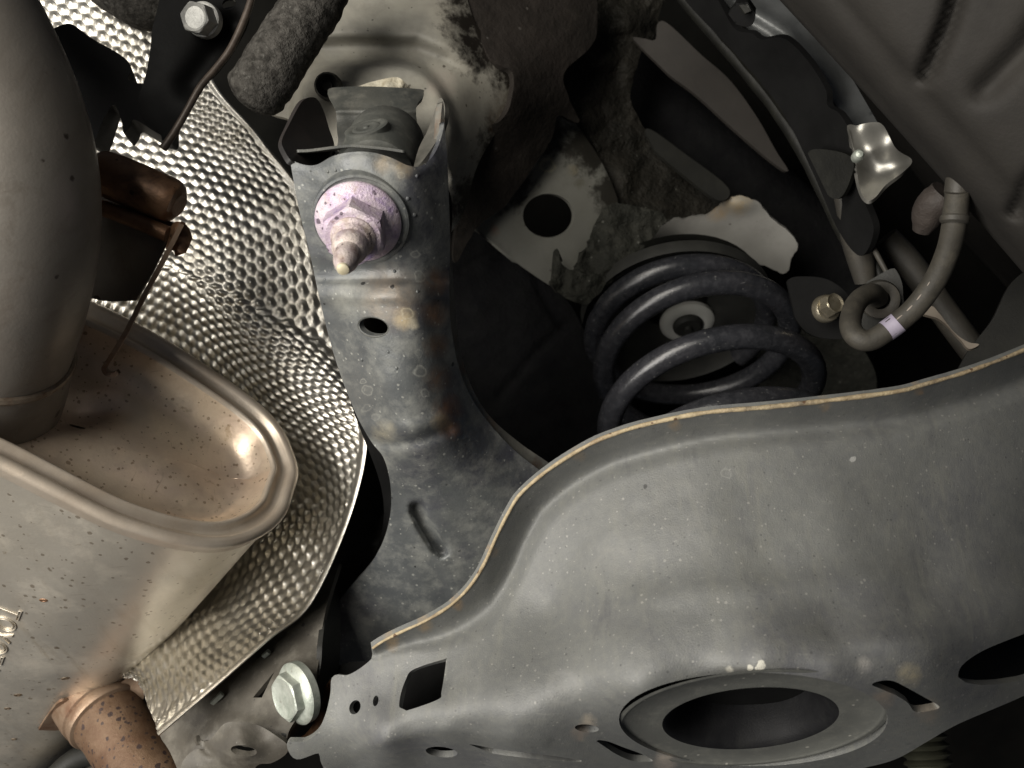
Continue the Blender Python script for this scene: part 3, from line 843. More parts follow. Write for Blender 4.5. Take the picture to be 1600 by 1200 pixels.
# felt cover between link and spring
cov = spline([(690, 400), (690, 400), (720, 372), (745, 356), (800, 405), (870, 452), (905, 500), (935, 580), (945, 680), (930, 760), (830, 790), (720, 700)], 8, True)
crk = np.array([(815, 392), (835, 425), (850, 470), (880, 510)])
crk2 = np.array([(715, 425), (760, 400), (800, 395)])
crk3 = np.array([(885, 505), (830, 560), (780, 620)])
sheet('felt_cover', cov, [(690, 400, .60), (745, 356, .60), (905, 500, .61), (945, 690, .63), (720, 700, .63)], M['cover'], body, step=7, thick=.004,
      relief=lambda x, y: .004 * np.exp(-(dist_poly(x, y, crk) / 5) ** 2) + .003 * np.exp(-(dist_poly(x, y, crk2) / 5) ** 2) + .003 * np.exp(-(dist_poly(x, y, crk3) / 6) ** 2) + .0015 * fbm(x, y, 61, .03, 3))

# wheel arch lips
lips = thing('wheel_arch_liner', 'dark ribbed wheel arch liner curving down beside the tyre', 'liner', P(1300, 300, .5))
for off, r, d in ((18, .0050, .545), (42, .0068, .535), (64, .0030, .525)):
    tube('rib', [(1030 + off, -30, d + .02), (1085 + off, 35, d + .015), (1150 + off * 1.0, 110, d + .008), (1205 + off * .95, 180, d), (1250 + off * .9, 255, d - .005), (1290 + off * .75, 330, d - .01), (1335 + off * .5, 410, d - .012), (1375 + off * .3, 470, d - .012)], r, M['rib'], lips, 12, .006, noise=.05, seed=int(off) + 2)
sheet('liner_wall', spline([(1095, -40), (1095, -40), (1122, 0), (1148, 45), (1175, 52), (1190, 62), (1225, 60), (1262, 95), (1290, 140), (1293, 165), (1312, 178), (1332, 215), (1338, 260), (1350, 312), (1365, 360), (1345, 400), (1310, 360), (1270, 270), (1220, 170), (1150, 85), (1070, 0), (1060, -40), (1060, -40)], 5, True),
      [(1095, -30, .53), (1180, 60, .52), (1262, 100, .50), (1335, 230, .48), (1360, 350, .48), (1270, 270, .52), (1150, 90, .54)], M['black'], lips, step=8, thick=.004)
sheet('inner_lip', spline([(1262, 240), (1300, 235), (1333, 250), (1325, 290), (1310, 310), (1290, 300)], 5, True), [(1262, 240, .50), (1333, 250, .475), (1305, 310, .488)], M['rib'], lips, step=6, thick=.003)
sheet('clip', spline([(1138, 22), (1138, 22), (1150, 5), (1150, 5), (1168, 3), (1168, 3), (1180, 20), (1180, 20), (1178, 35), (1168, 42), (1150, 38), (1150, 38)], 3, True), [(1138, 22, .47), (1165, 5, .465), (1180, 30, .468)], M['black'], lips, step=4, thick=.012)
sheet('clip_socket', spline([(1155, 8), (1155, 8), (1168, 6), (1168, 6), (1174, 17), (1174, 17), (1164, 21), (1164, 21)], 2, True), [(1155, 8, .463), (1174, 17, .462), (1164, 21, .4625)], M['liner'], lips, step=3, thick=.002)

# pale fender lip glimpsed between liner and tyre
fend = sheet('fender_lip', spline([(1110, -30), (1110, -30), (1122, 4), (1140, 30), (1170, 45), (1195, 60), (1225, 58), (1262, 95), (1290, 140), (1310, 190), (1345, 215), (1400, 250), (1330, 120), (1240, -30), (1240, -30)], 5, True),
             [(1110, -30, .56), (1170, 40, .55), (1290, 140, .52), (1345, 210, .50), (1240, -20, .55), (1330, 120, .52)], material('fender_grey_paint', (0.10, 0.105, 0.105), (0.16, 0.165, 0.165), 0.35, 0.2, 30), None, step=7, thick=.003,
             relief=lambda x, y: -.006 * np.exp(-((dist_poly(x, y, np.array([(1150, 0), (1230, 50), (1320, 190)]))) / 12) ** 2))
tag(fend, 'narrow pale grey fender lip between the black liner and the tyre', 'fender')

# bright plated brake shield
br = thing('brake_shield', 'bright plated brake dust shield glimpsed under the tyre', 'brake shield', P(1360, 250, .47))
sheet('shield_plate', spline([(1326, 200), (1340, 196), (1362, 191), (1380, 196), (1400, 232), (1425, 250), (1412, 268), (1385, 288), (1368, 308), (1356, 313), (1345, 300), (1338, 262)], 4, True),
      [(1326, 200, .475), (1380, 196, .47), (1425, 250, .465), (1356, 313, .46), (1360, 250, .478)], M['chrome'], br, step=3.5, thick=.002,
      relief=lambda x, y: .0040 * np.sin((x * .5 + y) * .060) + .0016 * np.sin((x - y * .3) * .075))
lathe('rivet', P(1341, 243, .462), CV((-.2, 0, -1)), [(0, .004), (.0018, .0035), (.0028, .002), (.003, 0), (.003, -.004)], M['zinc'], br, 20)

# ------------------------------------------------------------------ tyre
ta = np.array([.677, .607, -.417]); ta /= np.linalg.norm(ta)
tc_ = np.array([.3201, .2521, .5994])
taxis = CV(ta)
tcen = C2W(np.array([tc_]))[0]
tprof = [(.175, -.075), (.20, -.088), (.235, -.095), (.265, -.096), (.285, -.090), (.298, -.078), (.306, -.062), (.3115, -.045), (.3145, -.025), (.316, 0), (.3145, .025), (.3115, .05), (.305, .07), (.29, .088), (.26, .095), (.20, .085)]
tp = cr_seg(np.array(tprof), 6)


def tyre_relief(R, H, T):
    # shoulder grooves: straight cuts in (angle, radius), repeated round the tyre
    a, u, v = frame_of(taxis)
    W = tcen + (R * np.cos(T))[..., None] * u + (R * np.sin(T))[..., None] * v + H[..., None] * a
    C = np.stack([(W - CAM) @ RIGHT, (W - CAM) @ UP, (W - CAM) @ FWD], -1)
    px = 800 + C[..., 0] / C[..., 2] * F; py = 600 - C[..., 1] / C[..., 2] * F
    arc = np.linspace(0, 1, R.shape[0])[:, None] * np.ones_like(R)
    g = np.zeros_like(R)
    # shallow moulded steps round the sidewall
    for c, w in ((.18, .012), (.33, .015), (.47, .012)):
        g += -.0025 * np.exp(-((arc - c) / w) ** 2)
    return g * .3, -g * np.sign(H)


tyre = thing('tyre', 'large dusty brown black tyre close to the lens, top right', 'tyre', tcen)
ty = lathe('tread_and_sidewall', tcen, taxis, tp, M['tyre'], tyre, 1000, relief=tyre_relief, crease=None)
tco = np.zeros(len(ty.data.vertices) * 3); ty.data.vertices.foreach_get('co', tco)
tco = tco.reshape(-1, 3) + np.array(tcen)
tno = np.zeros(len(ty.data.vertices) * 3); ty.data.vertices.foreach_get('normal', tno); tno = tno.reshape(-1, 3)
rel = tco - CAM
zc = rel @ FWD; tpx = 800 + rel @ RIGHT / zc * F; tpy = 600 - rel @ UP / zc * F
facing = (np.abs((tno * rel).sum(1)) > .02) & (zc < .62)
gr = .013 * np.exp(-(dist_poly(tpx, tpy, np.array([(1512, -70), (1484, 30), (1447, 118)])) / 12) ** 2)
gr += .007 * np.exp(-(dist_poly(tpx, tpy, np.array([(1660, 0), (1598, 80), (1540, 140)])) / 20) ** 2)
gr += .010 * np.exp(-(dist_poly(tpx, tpy, np.array([(1640, 250), (1606, 290), (1588, 330)])) / 12) ** 2)
gr += .004 * np.exp(-(dist_poly(tpx, tpy, np.array([(1290, -40), (1400, 110), (1520, 240), (1640, 380)])) / 26) ** 2)
tco += (gr * facing)[:, None] * rel / np.linalg.norm(rel, axis=1, keepdims=True)
ty.data.vertices.foreach_set('co', (tco - np.array(tcen)).ravel())
ty.data.update()

# ------------------------------------------------------------------ spring
KS = 1.18                                           # spring sits deeper than the arm
u_ax = np.array([-.03, .775, .63]); u_ax /= np.linalg.norm(u_ax)
cA = np.array([(1112 - 800) / F * .48, (600 - 637) / F * .48, .48]) * KS
ux = np.array([1.0, 0, 0]); ux -= (ux @ u_ax) * u_ax; ux /= np.linalg.norm(ux)
near = np.cross(u_ax, ux)
if near[2] > 0: near = -near


def spr(phi, h, R):
    lean = -np.interp(h / KS, [0, .041, .058, .07], [0, .0005, .0085, .0095]) * KS
    return cA + lean[:, None] * ux + u_ax * h[:, None] + R[:, None] * (np.cos(phi)[:, None] * ux + np.sin(phi)[:, None] * near)


turn = np.linspace(-1.45, 2.35, 420)                # turns above the near pass of coil A
phi = np.pi / 2 - turn * 2 * np.pi
hk = np.interp(turn, [-1.6, -1, 0, 1, 1.6, 2.0, 2.4], [-.068, -.0400, 0, .0410, .0525, .0580, .0615]) * KS
hk = np.convolve(np.pad(hk, 15, mode='edge'), np.ones(31) / 31, 'valid')
Rk = np.interp(turn, [-1.6, -1, 0, 1, 2, 2.4], [.0570, .0570, .0566, .0545, .0505, .0500]) * KS
spring = thing('coil_spring', 'black coil spring standing on the lower arm', 'spring', C2W(np.array([cA - .09 * u_ax]))[0])
V, fc = sweep(C2W(spr(phi, hk, Rk)), np.full(420, .0064 * KS), 20)
coil = link_mesh('coil', V, fc, M['spring'], spring, crease=60)
s = slice(20, 34)
V, fc = sweep(C2W(spr(phi, hk, Rk))[22:30], np.full(8, .0066 * KS), 20)
link_mesh('blue_glimpse', V, fc, M['blue'], spring, crease=60)  # blue sleeve standing in for something blue behind the coils

seat = thing('spring_seat', 'dark rubber spring seat with pale bump stop ring above the coil spring', 'spring seat', C2W(np.array([cA + .0700 * KS * u_ax]))[0])
sc = C2W(np.array([cA + .0700 * KS * u_ax - .0095 * KS * ux]))[0]
dn = -CV(u_ax)
lathe('rubber_seat', sc, dn, [(r * .93 * KS, h) for r, h in ((.022, -.012), (.030, -.006), (.040, -.004), (.050, -.001), (.0575, .004), (.0595, .007), (.0605, .004), (.0605, -.002), (.058, -.004), (.05, -.005))], M['rubber'], seat, 72)
lathe('seat_plate', sc, dn, [(0.0, -.024), (.015, -.024), (.028, -.022), (.040, -.015), (.062, -.013)], M['liner'], seat, 48)
bs = C2W(np.array([[(1071 - 800) / F * .640, (600 - 491) / F * .640, .640]]))[0]
lathe('bump_stop_ring', bs, dn, [(r * 1.15, h) for r, h in ((.0085, .0100), (.0105, .0108), (.0150, .0104), (.0168, .0088), (.0170, .006))], M['pale'], seat, 48)
lathe('bump_stop', bs, dn, [(0, .0165), (.0022, .0165), (.003, .0145), (.0085, .0145), (.0105, .0125), (.0110, .008), (.0180, .0075), (.0190, .004), (.0190, -.02)], M['rubber'], seat, 40)

# ------------------------------------------------------------------ brake hose and neighbours
bh = thing('brake_hose', 'looped grey brown brake hose with lilac paint band and metal collar', 'hose', P(1400, 500, .45))
hp = [(1496, 300, .40), (1492, 345, .405), (1482, 390, .412), (1462, 436, .42), (1430, 480, .428), (1395, 510, .432), (1362, 531, .434), (1340, 528, .436), (1329, 510, .442), (1333, 484, .452), (1345, 466, .460), (1362, 458, .468), (1372, 466, .478)]
hoo = tube('hose', hp, .0053, M['hose'], bh, 20, .0015, noise=.012, seed=5)
tube('paint_band', [(1404, 503.5, .4310), (1394, 511, .4322), (1384, 518, .4328)], .00545, M['lilac'], hoo, 16, .002)
lathe('collar', P(1492, 340, .404), CV((.12, 1, -.02)), [(.0050, -.003), (.0062, -.002), (.0064, .000), (.0056, .0012), (.0054, .010), (.0060, .012), (.0060, .018), (.003, .02)], M['strut'], bh, 24)
hpa = np.array(hp)
hw = cr_seg(P(hpa[:, 0], hpa[:, 1], hpa[:, 2]), 40)
for k in range(7):                                   # faded print running along the hose
    i0 = 70 + k * 18
    seg_ = hw[i0:i0 + 11]
    off_ = CV((-.62, .10, -.78)) * .00515
    V, fcx = sweep(seg_ + off_, .00042 * np.sin(np.linspace(.5, 2.6, 11)), 8)
    link_mesh('print_dash', V, fcx, M['print'], hoo)
hb = thing('hose_bracket', 'dark bracket plate holding the looped end of the brake hose', 'bracket', P(1390, 470, .48))
sheet('plate', spline([(1355, 440), (1355, 440), (1392, 420), (1402, 425), (1410, 445), (1412, 470), (1420, 490), (1400, 505), (1350, 530), (1340, 500), (1340, 500)], 4, True), [(1355, 440, .49), (1400, 425, .485), (1412, 480, .482), (1345, 520, .486)], M['liner'], hb, step=6, thick=.003)
lathe('grommet', P(1375, 468, .479), CV((-.25, -.2, -1)), [(.0050, .002), (.0075, .003), (.0098, .0025), (.0105, 0), (.0105, -.004)], M['strut'], hb, 32)
bb = thing('yellow_bolt', 'small yellowish hex bolt right of the coil spring', 'bolt', P(1292, 480, .52))
lathe('washer', P(1292, 482, .52), CV((.25, .1, -1)), [(0, .002), (.0075, .002), (.0082, .001), (.0082, -.003)], M['brass_bolt'], bb, 28)
hex_head('hex_head', P(1293, 480, .518), CV((.35, .30, -1)), .0115, .0075, M['brass_bolt'], bb, dish=.0008)
sup = sheet('bolt_plate', spline([(1230, 440), (1262, 432), (1300, 440), (1330, 470), (1330, 520), (1300, 530), (1262, 520), (1240, 490)], 5, True), [(1230, 440, .535), (1330, 470, .53), (1300, 530, .532)], M['black'], None, step=8, thick=.004)
tag(sup, 'black plate behind the small yellowish bolt', 'bracket')
# dark lateral arms behind the hose
for nm, pts, r, lab in (
        ('lateral_rod', [(1305, 250, .50), (1322, 320, .505), (1340, 380, .51), (1352, 440, .515)], [.004, .006, .0085, .006], 'dark tapered rod left of the brake hose loop'),
        ('brake_line', [(1350, 360, .50), (1366, 390, .495), (1385, 425, .49)], [.0014, .0016, .0014], 'thin brake line running down to the hose bracket'),
        ('lateral_rod', [(1385, 370, .53), (1420, 410, .53), (1470, 480, .525), (1530, 560, .52)], [.007, .008, .008, .008], 'dusty rod passing behind the brake hose')):
    tag(tube(nm, pts, r, M['strut'], None, 14, .006), lab, 'rod' if nm != 'brake_line' else 'pipe')
tag(sheet('tan_strut', spline([(1440, 490), (1455, 478), (1468, 490), (1490, 518), (1512, 534), (1530, 538), (1514, 545), (1500, 530), (1476, 505), (1460, 495)], 3, True), [(1440, 490, .47), (1530, 540, .455), (1476, 500, .465)], material('tan_dusty_steel', (.14, .115, .09), (.2, .17, .135), .6, 0, 60), None, step=5, thick=.003),
    'thin tan strut end reaching down to the lower arm', 'strut')
tag(sheet('knuckle_cover', spline([(1490, 590), (1490, 590), (1515, 545), (1550, 500), (1582, 440), (1640, 400), (1640, 400), (1680, 600), (1680, 600)], 6, True), [(1490, 590, .50), (1582, 440, .50), (1660, 500, .49)], M['liner'], None, step=9, thick=.004),
    'black panel behind the right end of the lower arm', 'panel')
tag(tube('rubber_boot', [(1478, 300, .44), (1462, 318, .445), (1448, 338, .45), (1440, 360, .455)], [.008, .0085, .0075, .005], material('dusty_boot', (.026, .020, .017), (.040, .031, .026), .7, 0, 60, bump2=(.5, 120, .003)), None, 16, .002, noise=.08, seed=4),
    'crumpled brown rubber boot beside the brake hose collar', 'boot')

# ------------------------------------------------------------------ heat shield
rows = [
    [(-90, -60, .552), (60, -60, .551), (190, -60, .550), (290, -60, .550)],
    [(-70, 110, .550), (110, 110, .549), (230, 112, .548), (327, 113, .548)],
    [(-40, 220, .548), (170, 225, .547), (310, 210, .546), (408, 216, .546)],
    [(20, 330, .545), (220, 330, .544), (370, 320, .543), (486, 330, .543)],
    [(60, 405, .541), (245, 405, .538), (400, 462, .536), (535, 530, .535)],
    [(60, 450, .545), (250, 432, .540), (405, 498, .533), (555, 580, .528)],
    [(60, 600, .565), (280, 540, .552), (430, 590, .530), (568, 640, .503)],
    [(100, 720, .575), (320, 680, .560), (450, 690, .530), (573, 708, .500)],
    [(120, 840, .575), (330, 800, .555), (450, 800, .522), (546, 815, .489)],
    [(120, 930, .57), (300, 890, .545), (400, 920, .512), (487, 944, .474)],
    [(120, 1010, .56), (250, 965, .530), (335, 1000, .500), (420, 1001, .463)],
    [(150, 1045, .55), (215, 1045, .515), (275, 1065, .485), (340, 1072, .457)],
    [(170, 1060, .535), (214, 1062, .507), (233, 1108, .477), (249, 1150, .451)]]
C3 = np.array(rows, float)
W3 = P(C3[..., 0], C3[..., 1], C3[..., 2])
NU, NV = 330, 640
tmp = np.stack([cr_seg(W3[i], 24) for i in range(len(rows))])
full = np.stack([cr_seg(tmp[:, j], 24) for j in range(tmp.shape[1])], 1)
# arc-length resampling in both directions
def redist(G, n, axis):
    G = np.moveaxis(G, axis, 0)
    L = np.r_[0, np.cumsum(np.linalg.norm(np.diff(G, axis=0), axis=2).mean(1))]
    s = np.linspace(0, L[-1], n)
    out = np.stack([np.stack([np.interp(s, L, G[:, j, k]) for k in range(3)], -1) for j in range(G.shape[1])], 1)
    return np.moveaxis(out, 0, axis)
full = redist(full, NV, 0)
full = redist(full, NU, 1)
du = np.gradient(full, axis=1); dv = np.gradient(full, axis=0)
su = np.linalg.norm(du, axis=2).mean(0).cumsum(); sv = np.linalg.norm(dv, axis=2).mean(1).cumsum()
wid = np.linalg.norm(du, axis=2).sum(1)
fr = np.linspace(0, 1, NU)
Smm = np.repeat(wid[:, None], NU, 1) * fr[None] * 1000      # mm across
Vmm = np.repeat((sv * 1000)[:, None], NU, 1)
# distance from the right edge (plain hem)
hem = (wid[:, None] * (1 - fr[None])) * 1000
pitch = 7.2
wx = Smm + 0.5 * fbm(Smm, Vmm, 71, .05, 2); wy = Vmm + 0.5 * fbm(Smm, Vmm, 72, .05, 2)
a0 = math.radians(24)
X = wx * math.cos(a0) + wy * math.sin(a0); Y = -wx * math.sin(a0) + wy * math.cos(a0)
best = np.full(X.shape, 1e9)
sq = pitch * math.sqrt(3)
for ox, oy in ((0, 0), (pitch / 2, sq / 2)):
    xx = (X - ox + pitch / 2) % pitch - pitch / 2
    yy = (Y - oy + sq / 2) % sq - sq / 2
    best = np.minimum(best, np.hypot(xx, yy))
amp = 0.0011 * (1 + .45 * fbm(Smm, Vmm, 73, .06, 3))
crush = sstep((fbm(Smm, Vmm, 74, .035, 3) - .15) / .5) * sstep((Vmm - 300) / 60)
h = amp * np.exp(-(best / 1.85) ** 2 * 1.0) * (1 - .5 * crush)
h -= .0003 * sstep((best - 2.7) / 1.2)
h += .0010 * fbm(Smm, Vmm, 75, .05, 4) * (.4 + crush)
h += .0022 * fbm(Smm, Vmm, 76, .022, 2) * sstep(hem / 20)
kink = np.abs(fbm(Smm, Vmm, 77, .018, 2))
h -= .0012 * np.exp(-(kink / .07) ** 2) * sstep((Vmm - 150) / 60)
h *= sstep((hem - 5.5) / 2.0)
rowf = np.arange(NV) / NV
h += .0012 * np.exp(-((hem - 2) / 2.6) ** 2)
N3 = np.cross(du, dv); N3 /= np.linalg.norm(N3, axis=2, keepdims=True)
vw = full - CAM
N3[(N3 * vw).sum(2) > 0] *= -1
G = full + N3 * h[..., None]
hs = grid_mesh('heat_shield', G, M['alu'], None, thick=.0008, origin=P(250, 1149, .451))
tag(hs, 'dimpled bare aluminium heat shield behind the muffler', 'heat shield')

# ------------------------------------------------------------------ muffler
muf = thing('muffler', 'stained steel exhaust muffler with rolled rim, large bent pipe and rusty outlet', 'muffler', P(150, 900, .5))
e_c = np.array([-.60, -.60, .53]); e_c /= np.linalg.norm(e_c)
n_c = -e_c
X0 = np.array([(300 - 800) / F * .44, (600 - 720) / F * .44, .44])
cst = n_c @ X0
rim_px = spline([(470, 742), (463, 705), (440, 660), (400, 620), (330, 570), (260, 525), (190, 487), (125, 457), (50, 425), (-40, 395), (-140, 380), (-220, 420), (-240, 520), (-200, 610), (-110, 672), (0, 722), (90, 768), (180, 812), (260, 838), (320, 849), (362, 849), (402, 838), (434, 818), (457, 788)], 7, True)
ray = np.c_[(rim_px[:, 0] - 800) / F, (600 - rim_px[:, 1]) / F, np.ones(len(rim_px))]
R3 = ray * (cst / (ray @ n_c))[:, None]
pb = np.array([.9, -.35, .2]); pb -= (pb @ e_c) * e_c; pb /= np.linalg.norm(pb)
qb = np.cross(e_c, pb)
cen2 = R3.mean(0)
L2 = np.c_[(R3 - cen2) @ pb, (R3 - cen2) @ qb]
L2 = resample(np.vstack([L2, L2[:1]]), n=241)[:-1]
area = 0.5 * np.sum(L2[:, 0] * np.roll(L2[:, 1], -1) - np.roll(L2[:, 0], -1) * L2[:, 1])
if area < 0: L2 = L2[::-1]


def inset(L, dist):
    t = np.roll(L, -1, 0) - np.roll(L, 1, 0)
    t /= np.linalg.norm(t, axis=1, keepdims=True)
    nn = np.c_[-t[:, 1], t[:, 0]]
    # soften sharp curvature when far inside
    Q = L + nn * dist
    k = max(1, int(abs(dist) / .004))
    for _ in range(k):
        Q = .25 * np.roll(Q, 1, 0) + .5 * Q + .25 * np.roll(Q, -1, 0)
    return Q


def rings(prof):
    out = []
    for ins, dep in prof:
        Q = inset(L2, ins)
        out.append(cen2 + Q[:, :1] * pb + Q[:, 1:] * qb + dep * e_c)
    return np.array(out)


arcb = lambda c0, c1, r, a0, a1, n: [(c0 + r * math.cos(t), c1 + r * math.sin(t)) for t in np.radians(np.linspace(a0, a1, n))]
# rolled seam (outer bead) and inner bead
prof_seam = [(.0030, .012), (.0012, .0105)] + arcb(.0030, .0038, .0032, 130, 330, 9) + [(.0068, .0050), (.0086, .0056), (.0104, .0052)] + [(.0116, .0040), (.0126, .0030), (.0135, .0029), (.0143, .0034), (.0152, .0052)]
g = rings(prof_seam)
grid_mesh('rolled_rim', C2W(g), M['rim'], muf, closed=True)
# end plate: wall down to a dished floor
prof_end = [(.0150, .0048), (.0165, .0090), (.0185, .0140), (.0215, .0180), (.0260, .0205), (.031, .0215), (.036, .0220)]
ge = rings(prof_end)
last = ge[-1]
cc = last.mean(0)
fill = [cc + (last - cc) * s for s in (.86, .72, .58, .44, .30, .16, .05)]
ge = np.concatenate([ge, np.array(fill)])
gw = ge.copy()
for i in range(len(gw)):
    x = 800 + gw[i, :, 0] / gw[i, :, 2] * F; y = 600 - gw[i, :, 1] / gw[i, :, 2] * F
    b1 = -.006 * np.exp(-(((x - 250) * .9 + (y - 590) * .5) / 60) ** 2 - ((-(x - 250) * .5 + (y - 590) * .9) / 40) ** 2)
    b2 = .008 * np.exp(-(((x - 130) / 70) ** 2 + ((y - 640) / 28) ** 2))
    b3 = -.0035 * np.exp(-((-(x - 260) * .45 + (y - 745) * .9) / 32) ** 2 - (((x - 260) * .9 + (y - 745) * .45) / 110) ** 2)
    k = sstep((i - 5) / 3.0)
    gw[i] += ((b1 + b2 + b3) * k)[:, None] * e_c
grid_mesh('end_plate', C2W(gw), M['steel_end'], muf, closed=True)
# shell
sh = []
lens = np.r_[.010, .013, .018, np.linspace(.03, .62, 40)]
for i, s_ in enumerate(lens):
    Q = inset(L2, .0030 if s_ > .016 else .0026)
    sh.append(cen2 + Q[:, :1] * pb + Q[:, 1:] * qb + s_ * e_c)
sh = np.array(sh)
shell = grid_mesh('shell', C2W(sh), M['steel'], muf, closed=True)


def on_shell(px, py):
    """nearest visible point of the shell under a photo pixel + its outward normal."""
    x = 800 + sh[..., 0] / sh[..., 2] * F; y = 600 - sh[..., 1] / sh[..., 2] * F
    nu = np.cross(np.gradient(sh, axis=1), np.gradient(sh, axis=0))
    nu /= np.linalg.norm(nu, axis=2, keepdims=True)
    outw = sh - (cen2 + ((sh - cen2) @ e_c)[..., None] * e_c)
    nu = np.where(((nu * outw).sum(2) < 0)[..., None], -nu, nu)
    vis = (nu * sh).sum(2) < 0
    q = np.hypot(x - px, y - py) + np.where(vis, 0, 1e5)
    i, j = np.unravel_index(q.argmin(), q.shape)
    rayv = np.array([(px - 800) / F, (600 - py) / F, 1.0])
    nv = nu[i, j]
    return rayv * ((sh[i, j] @ nv) / (rayv @ nv)), nv


# small dents with raised crumbs on the shell
for (x, y, r) in ((102, 1060, 3.2), (28, 1086, 3.2), (12, 1107, 2.6), (68, 938, 3.4), (22, 1155, 2.2)):
    p, nv = on_shell(x, y)
    aW = CV(nv)
    rr = r * .62 * p[2] / F
    lathe('pit', C2W(np.array([p]))[0], aW, [(rr * 2.4, -.0003), (rr * 1.7, .0003), (rr * 1.2, .0003), (rr * .8, .00005), (0.0, .0000)], M['pit'] if r < 3.3 else M['rust'], shell, 16, ref=CV((-.9, .1, .2)), sx=1.7)

# embossed lettering, running down the shell and out of the frame
fc_ = bpy.data.curves.new('lettering', 'FONT')
fc_.body = 'TOYOTA'
fc_.size = 0.0155
fc_.extrude = 0.0003
fc_.space_character = 1.12
fc_.fill_mode = 'NONE'
fc_.bevel_depth = 0.00018
fc_.bevel_resolution = 1
fo = bpy.data.objects.new('lettering_tmp', fc_)
COL.objects.link(fo)
bpy.context.view_layer.update()
tm = fo.evaluated_get(bpy.context.evaluated_depsgraph_get()).to_mesh()
tv = np.array([v.co[:] for v in tm.vertices]); tf = [tuple(p.vertices) for p in tm.polygons]
fo.to_mesh_clear()
bpy.data.objects.remove(fo)
p0, nv0 = on_shell(2, 942)
p1, _ = on_shell(-20, 1003)
rd = p1 - p0; rd -= (rd @ nv0) * nv0; rd /= np.linalg.norm(rd)
upv = np.cross(rd, nv0)
tw = p0 + tv[:, :1] * rd + tv[:, 1:2] * upv + (tv[:, 2:] * 1.0 + .0002) * nv0
link_mesh('embossed_lettering', C2W(tw), tf, M['steel'], shell, crease=50)

# big bent inlet pipe
tube('inlet_pipe', [(-170, -120, .415), (-95, -10, .395), (-35, 110, .382), (5, 235, .376), (14, 350, .380), (0, 455, .392), (-22, 540, .408), (-40, 610, .424), (-52, 660, .436)], [.036] * 9, M['pipe'], muf, 48, .006)
tube('weld_collar', [(-20, 535, .4075), (-36, 595, .4205), (-48, 640, .432)], [.0368, .0380, .0384], M['pipe'], muf, 48, .002, radf=lambda t, s: 1 + .03 * np.sin(np.clip(t, 0, 1) * np.pi))
wa = P(-36, 595, .4205) - P(-20, 535, .4075)
lathe('weld_bead', P(-21, 537, .408), wa, [(.0364, -.0022), (.0378, -.0016), (.0386, 0), (.0380, .0016), (.0366, .0024)], M['weld'], muf, 150, wob=.010, seed=12)
# hanger bracket welded to the end plate
tube('hanger_roll', [(148, 268, .432), (158, 270, .431), (172, 274, .430), (220, 294, .432), (262, 312, .434), (275, 318, .435), (281, 321, .435)], [.0055, .0098, .0112, .0114, .0112, .0098, .006], M['rust'], muf, 28, .0015)
tube('hanger_flange', [(140, 318, .430), (200, 340, .431), (262, 366, .432)], .0040, M['rust'], muf, 14, .003)
sheet('hanger_plate', spline([(120, 280), (120, 280), (200, 315), (272, 348), (272, 348), (262, 372), (240, 420), (212, 470), (212, 470), (160, 470), (110, 455), (110, 455)], 4, True), [(120, 280, .440), (272, 348, .442), (120, 320, .438), (262, 372, .438), (212, 470, .452), (110, 455, .450), (180, 410, .447)], M['pipe'], muf, step=7, thick=.002)
hk_ = spline([(284, 350), (268, 382), (245, 425), (222, 468), (195, 522), (168, 566), (162, 576), (166, 584), (176, 586), (184, 582)], 3)
dk = np.interp(np.linspace(0, 1, len(hk_)), [0, .3, .8, 1], [.424, .428, .436, .440])
A_ = P(hk_[:, 0], hk_[:, 1], dk); B_ = P(hk_[:, 0] + 3, hk_[:, 1] - 3, dk + .020)
gx_ = np.stack([A_, A_ * .5 + B_ * .5, B_], 1)
tn_ = np.gradient(A_, axis=0); tn_ /= np.linalg.norm(tn_, axis=1, keepdims=True)
sd_ = np.cross(tn_, B_ - A_); sd_ /= np.linalg.norm(sd_, axis=1, keepdims=True)
w_ = .0011
loop = np.stack([A_ - sd_ * w_, A_ + sd_ * w_, B_ + sd_ * w_, B_ - sd_ * w_], 1)
grid_mesh('hanger_edge', loop, M['collar'], muf, closed=True, crease=40)
sheet('hanger_nub', spline([(268, 352), (280, 346), (292, 352), (299, 366), (300, 374), (292, 392), (285, 396), (266, 390), (258, 386)], 3, True), [(268, 352, .432), (300, 370, .434), (262, 390, .433), (280, 372, .428)], M['rust'], muf, step=4, thick=.010, relief=lambda x, y: .0008 * fbm(x, y, 91, .2, 2))
# outlet: flared lip, collar and pitted pipe
od = on_shell(150, 1075)[0][2]
ld = lambda x, y: np.array([on_shell(a_, b_)[0][2] for a_, b_ in zip(np.minimum(x, 175), np.minimum(y, 1090))])
lipo = spline([(60, 1141), (60, 1141), (72, 1122), (88, 1101), (100, 1095), (133, 1090), (164, 1082), (190, 1067), (214, 1048), (214, 1048), (225, 1080), (215, 1100), (150, 1120), (100, 1140)], 4, True)
lp = [(60, 1141), (97, 1097), (164, 1081), (130, 1110), (100, 1138)]
ldv = [float(on_shell(*q)[0][2]) for q in lp]
sheet('outlet_lip', lipo, [(q[0], q[1], v - .006) for q, v in zip(lp, ldv)] + [(214, 1050, ldv[2]), (220, 1095, ldv[2])], M['collar'], muf, step=5, thick=.0015)
ocen = P(168, 1117, ldv[3] - .008)
oax = P(264, 1264, ldv[3] - .050) - ocen
ks = ldv[3] / .478
lathe('outlet_collar', ocen, oax, [(.0222 * ks, -.050), (.0220 * ks, -.008), (.0216 * ks, -.004), (.0207 * ks, -.003), (.0211 * ks, .0020), (.0205 * ks, .0032), (.0188 * ks, .004)], M['collar'], muf, 56)
